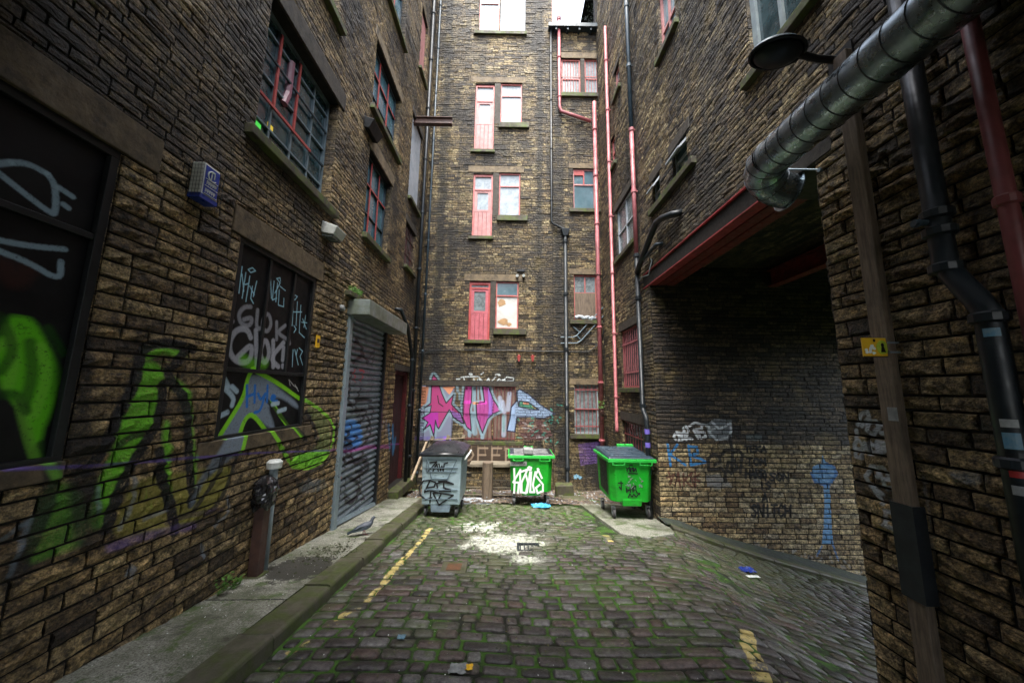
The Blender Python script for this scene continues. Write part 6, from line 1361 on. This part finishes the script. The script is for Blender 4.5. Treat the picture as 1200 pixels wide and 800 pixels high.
rr = random.Random(77)
labs = ['small grey rubble stone left of the mossy block', 'small rubble stone nearest the middle bin', 'small rubble stone just left of the right-hand bin', 'broken rubble stone against the back wall by the pink pipe', 'little rubble stone in front of the corner pallet']
for (px, py, r_1), lab in zip(((690, 572, .12), (657, 583, .07), (695, 566, .10), (700, 561, .09), (553, 585, .08)), labs):
    c = Vector(onstreet(px, py)); rock('rubble_stone', lab, c, (r_1, r_1 * .8, r_1 * .45), px, 'kerb', 'stone', 'rubble stones in the back yard')

# ---------------------------------------------------------------- covers, litter, crumbs
c = Vector(onstreet(532, 667)); t = empty('valve_cover', c, 'small square rusty iron cover set among the setts', 'cover')
b = MB(); b.box(c + Vector((-.16, -.14, -.02)), c + Vector((.16, .14, .022))); b.build('frame', M['kerb'], t, bevel=.006)
b = MB(); b.box(c + Vector((-.09, -.08, .022)), c + Vector((.09, .08, .028))); b.build('lid', flat_mat('orange_rust', (.16,.07,.028), (.06,.035,.02), 14, .8), t)
c = Vector(onstreet(619, 641)); t = empty('drain_grate', c, 'small iron drain grate at the edge of the white paint spill', 'grate')
b = MB(); b.box(c + Vector((-.17, -.13, -.02)), c + Vector((.17, -.10, .010))); b.box(c + Vector((-.17, .10, -.02)), c + Vector((.17, .13, .010))); b.box(c + Vector((-.17, -.10, -.02)), c + Vector((-.14, .10, .010))); b.box(c + Vector((.14, -.10, -.02)), c + Vector((.17, .10, .010))); b.build('frame', M['seam'], t)
b = MB()
for k in range(5): x = -.12 + k * .06; b.box(c + Vector((x - .010, -.10, -.02)), c + Vector((x + .010, .10, .006)))
b.build('bars', M['seam'], t)
def crumple(name, label, c, sx, sy, h, mat, seed, cat='litter', n=9):
    b = MB(); rr = random.Random(seed); c = Vector(c); V = []
    for i in range(n):
        for k in range(n):
            u, v = i / (n-1) - .5, k / (n-1) - .5; e = 1 - max(abs(u), abs(v)) * 1.2
            V.append((c.x + u * sx * (1 + rr.uniform(-.15, .15)), c.y + v * sy * (1 + rr.uniform(-.15, .15)), c.z + .012 + max(0, e) * h * rr.uniform(.2, 1.1)))
    b.add(V, [(i*n+k, i*n+k+1, (i+1)*n+k+1, (i+1)*n+k) for i in range(n-1) for k in range(n-1)]); o = b.build(name, M[mat]); s_ = o.modifiers.new('thickness', 'SOLIDIFY'); s_.thickness = .003; return tag(o, label, cat)
crumple('plastic_bag', 'crumpled bright blue plastic bag in front of the middle green bin', onstreet(634, 594), .42, .26, .09, 'bluebag', 4, 'bag')
crumple('paper_scrap', 'blue scrap of packaging lying by the ramp kerb', onstreet(874, 646), .20, .14, .06, 'blue', 5); crumple('paper_scrap', 'white paper scrap beside the blue packaging on the ramp', onstreet(881, 652), .18, .06, .02, 'inkw', 6)
crumple('plastic_bag', 'blue and white crumpled bag beside the mossy block', on(677, 562, Y=9.9), .22, .15, .16, 'bluesticker', 7, 'bag')
crumple('food_wrapper', 'flattened colourful food wrapper in the foreground setts', onstreet(536, 786), .12, .09, .02, 'sticker', 8); crumple('food_wrapper', 'small torn red and yellow wrapper beside the flattened one', onstreet(548, 784), .07, .05, .02, 'yellow', 9)
crumple('paper_scrap', 'pale blue scrap between foreground setts', onstreet(470, 750), .06, .05, .015, 'bluesticker', 10); crumple('paper_scrap', 'white scrap beside the step of the shutter', onpave(400, 612), .06, .05, .02, 'inkw', 11)
crumple('newspaper', 'white sodden papers strewn on the earth between grey bin and bollard', onstreet(556, 588), .9, .5, .035, 'whitewood', 12, 'paper')
crumple('newspaper', 'white sodden papers against the kerb end behind the grey bin', onpave(484, 566), .35, .4, .05, 'whitewood', 13, 'paper')
# yellow sycamore leaves
t0 = None
for (px, py) in ((365, 757), (372, 743), (343, 770), (418, 737)): pass
# scattered crumbs, leaf bits and grit: nobody could count them
def crumbs(name, label, n, area, zf, mat, s0, s1, seed):
    b = MB(); rr = random.Random(seed)
    for k in range(n):
        x, y_ = area(rr); z = zf(x, y_) + .004; a_ = rr.uniform(0, 2*pi); s_ = rr.uniform(s0, s1); d = Vector((cos(a_), sin(a_), rr.uniform(-.3, .3))) * s_; e = Vector((-sin(a_), cos(a_), rr.uniform(-.3, .3))) * s_ * rr.uniform(.3, .8); c = Vector((x, y_, z + s_ * .3))
        b.add([c - d - e, c + d - e * .4, c + d * .8 + e, c - d * .6 + e, c + Vector((0, 0, s_ * .5))], [(0, 1, 4), (1, 2, 4), (2, 3, 4), (3, 0, 4)])
    return tag(b.build(name, M[mat]), label, 'litter', kind='stuff')
ar1 = lambda rr: (rr.uniform(-1.75, 2.9), 8.7 - 6.9 * rr.random() ** 1.3)
crumbs('white_crumbs', 'tiny white crumbs and droppings scattered over the setts', 420, ar1, street, 'inkw', .002, .007, 1)
crumbs('leaf_crumbs', 'yellow-green leaf fragments scattered over the setts', 1100, ar1, street, 'leafbit', .004, .010, 2)
ar2 = lambda rr: (rr.uniform(XL + .05, 2.9), rr.uniform(8.6, YB - .1))
crumbs('yard_litter', 'brown leaf litter and grit on the earth by the back wall', 3200, ar2, lambda x, y_: yz(x, y_), 'timber', .01, .04, 3)
crumbs('pale_grit', 'pale paper bits and grit strewn on the earth by the back wall', 260, ar2, lambda x, y_: yz(x, y_) + .01, 'whitewood', .008, .035, 4)
crumbs('pavement_grit', 'pale grit and droppings on the left pavement', 260, lambda rr: (rr.uniform(XL + .05, -2.15), rr.uniform(1.5, 8.7)), pz, 'inkw', .002, .007, 5)
crumbs('dark_grit', 'dark broken tarmac crumbs on the pavement near the post', 260, lambda rr: (rr.gauss(-2.35, .16), rr.gauss(PX, .28)), pz, 'mossbit', .006, .02, 6)
# ---------------------------------------------------------------- pigeon
pc = Vector(onpave(426, 626)); pc.z = pz(pc.x, pc.y)
t = empty('pigeon', pc, 'blue-grey pigeon walking on the left pavement near the shutter', 'pigeon')
hd = Vector((.85, .52, 0)).normalized(); up = Vector((0, 0, 1)); P_ = lambda f, h: pc + hd * f + up * h
m_p = flat_mat('pigeon_feathers', (.10,.115,.14), (.045,.055,.075), 22, .55); m_d = flat_mat('pigeon_dark', (.022,.028,.038), (.018,.035,.04), 20, .4)
b = MB(); b.tube([P_(-.16, .075), P_(-.10, .095), P_(-.04, .115), P_(.02, .13), P_(.07, .145), P_(.10, .17), P_(.112, .20), P_(.122, .225), P_(.14, .238), P_(.155, .233)], [.016, .034, .052, .060, .052, .036, .025, .024, .026, .010], 14); b.build('body', m_p, t, smooth=True)
b = MB(); s_ = hd.cross(up)
b.hexa([P_(-.24, .055) - s_ * .035, P_(-.24, .055) + s_ * .035, P_(-.10, .09) + s_ * .025, P_(-.10, .09) - s_ * .025], [P_(-.24, .065) - s_ * .035, P_(-.24, .065) + s_ * .035, P_(-.10, .12) + s_ * .022, P_(-.10, .12) - s_ * .022]); b.build('tail', m_d, t)
for sg in (-1, 1):
    b = MB(); V = [P_(.06, .15) + s_ * sg * .05, P_(.04, .10) + s_ * sg * .062, P_(-.06, .085) + s_ * sg * .056, P_(-.19, .075) + s_ * sg * .03, P_(-.08, .14) + s_ * sg * .045]; W = [v + s_ * sg * .008 for v in V]; b.add(V + W, [(0,1,2,3,4), (9,8,7,6,5)] + [(i, (i+1) % 5, (i+1) % 5 + 5, i + 5) for i in range(5)]); b.build('wing', m_p if sg < 0 else m_d, t)
    b = MB(); b.tube([P_(.0, .08) + s_ * sg * .022, P_(.01 + sg * .015, .03) + s_ * sg * .022, P_(.015 + sg * .015, .004) + s_ * sg * .022], [.010, .0045, .004], 6)
    for a_ in (-.5, 0, .5): f0 = P_(.015 + sg * .015, .004) + s_ * sg * .022; b.tube([f0, f0 + (hd * cos(a_) + s_ * sin(a_)) * .03], .003, 5)
    b.build('leg', M['pinkpanel'], t)
b = MB(); b.tube([P_(.155, .233), P_(.185, .226)], [.007, .002], 6); b.build('beak', m_d, t)
b = MB(); b.blob(P_(.142, .243) + s_ * .022, (.004, .004, .004), 1, 8, 0); b.blob(P_(.142, .243) - s_ * .022, (.004, .004, .004), 1, 8, 0); b.build('eyes', M['ink'], t)
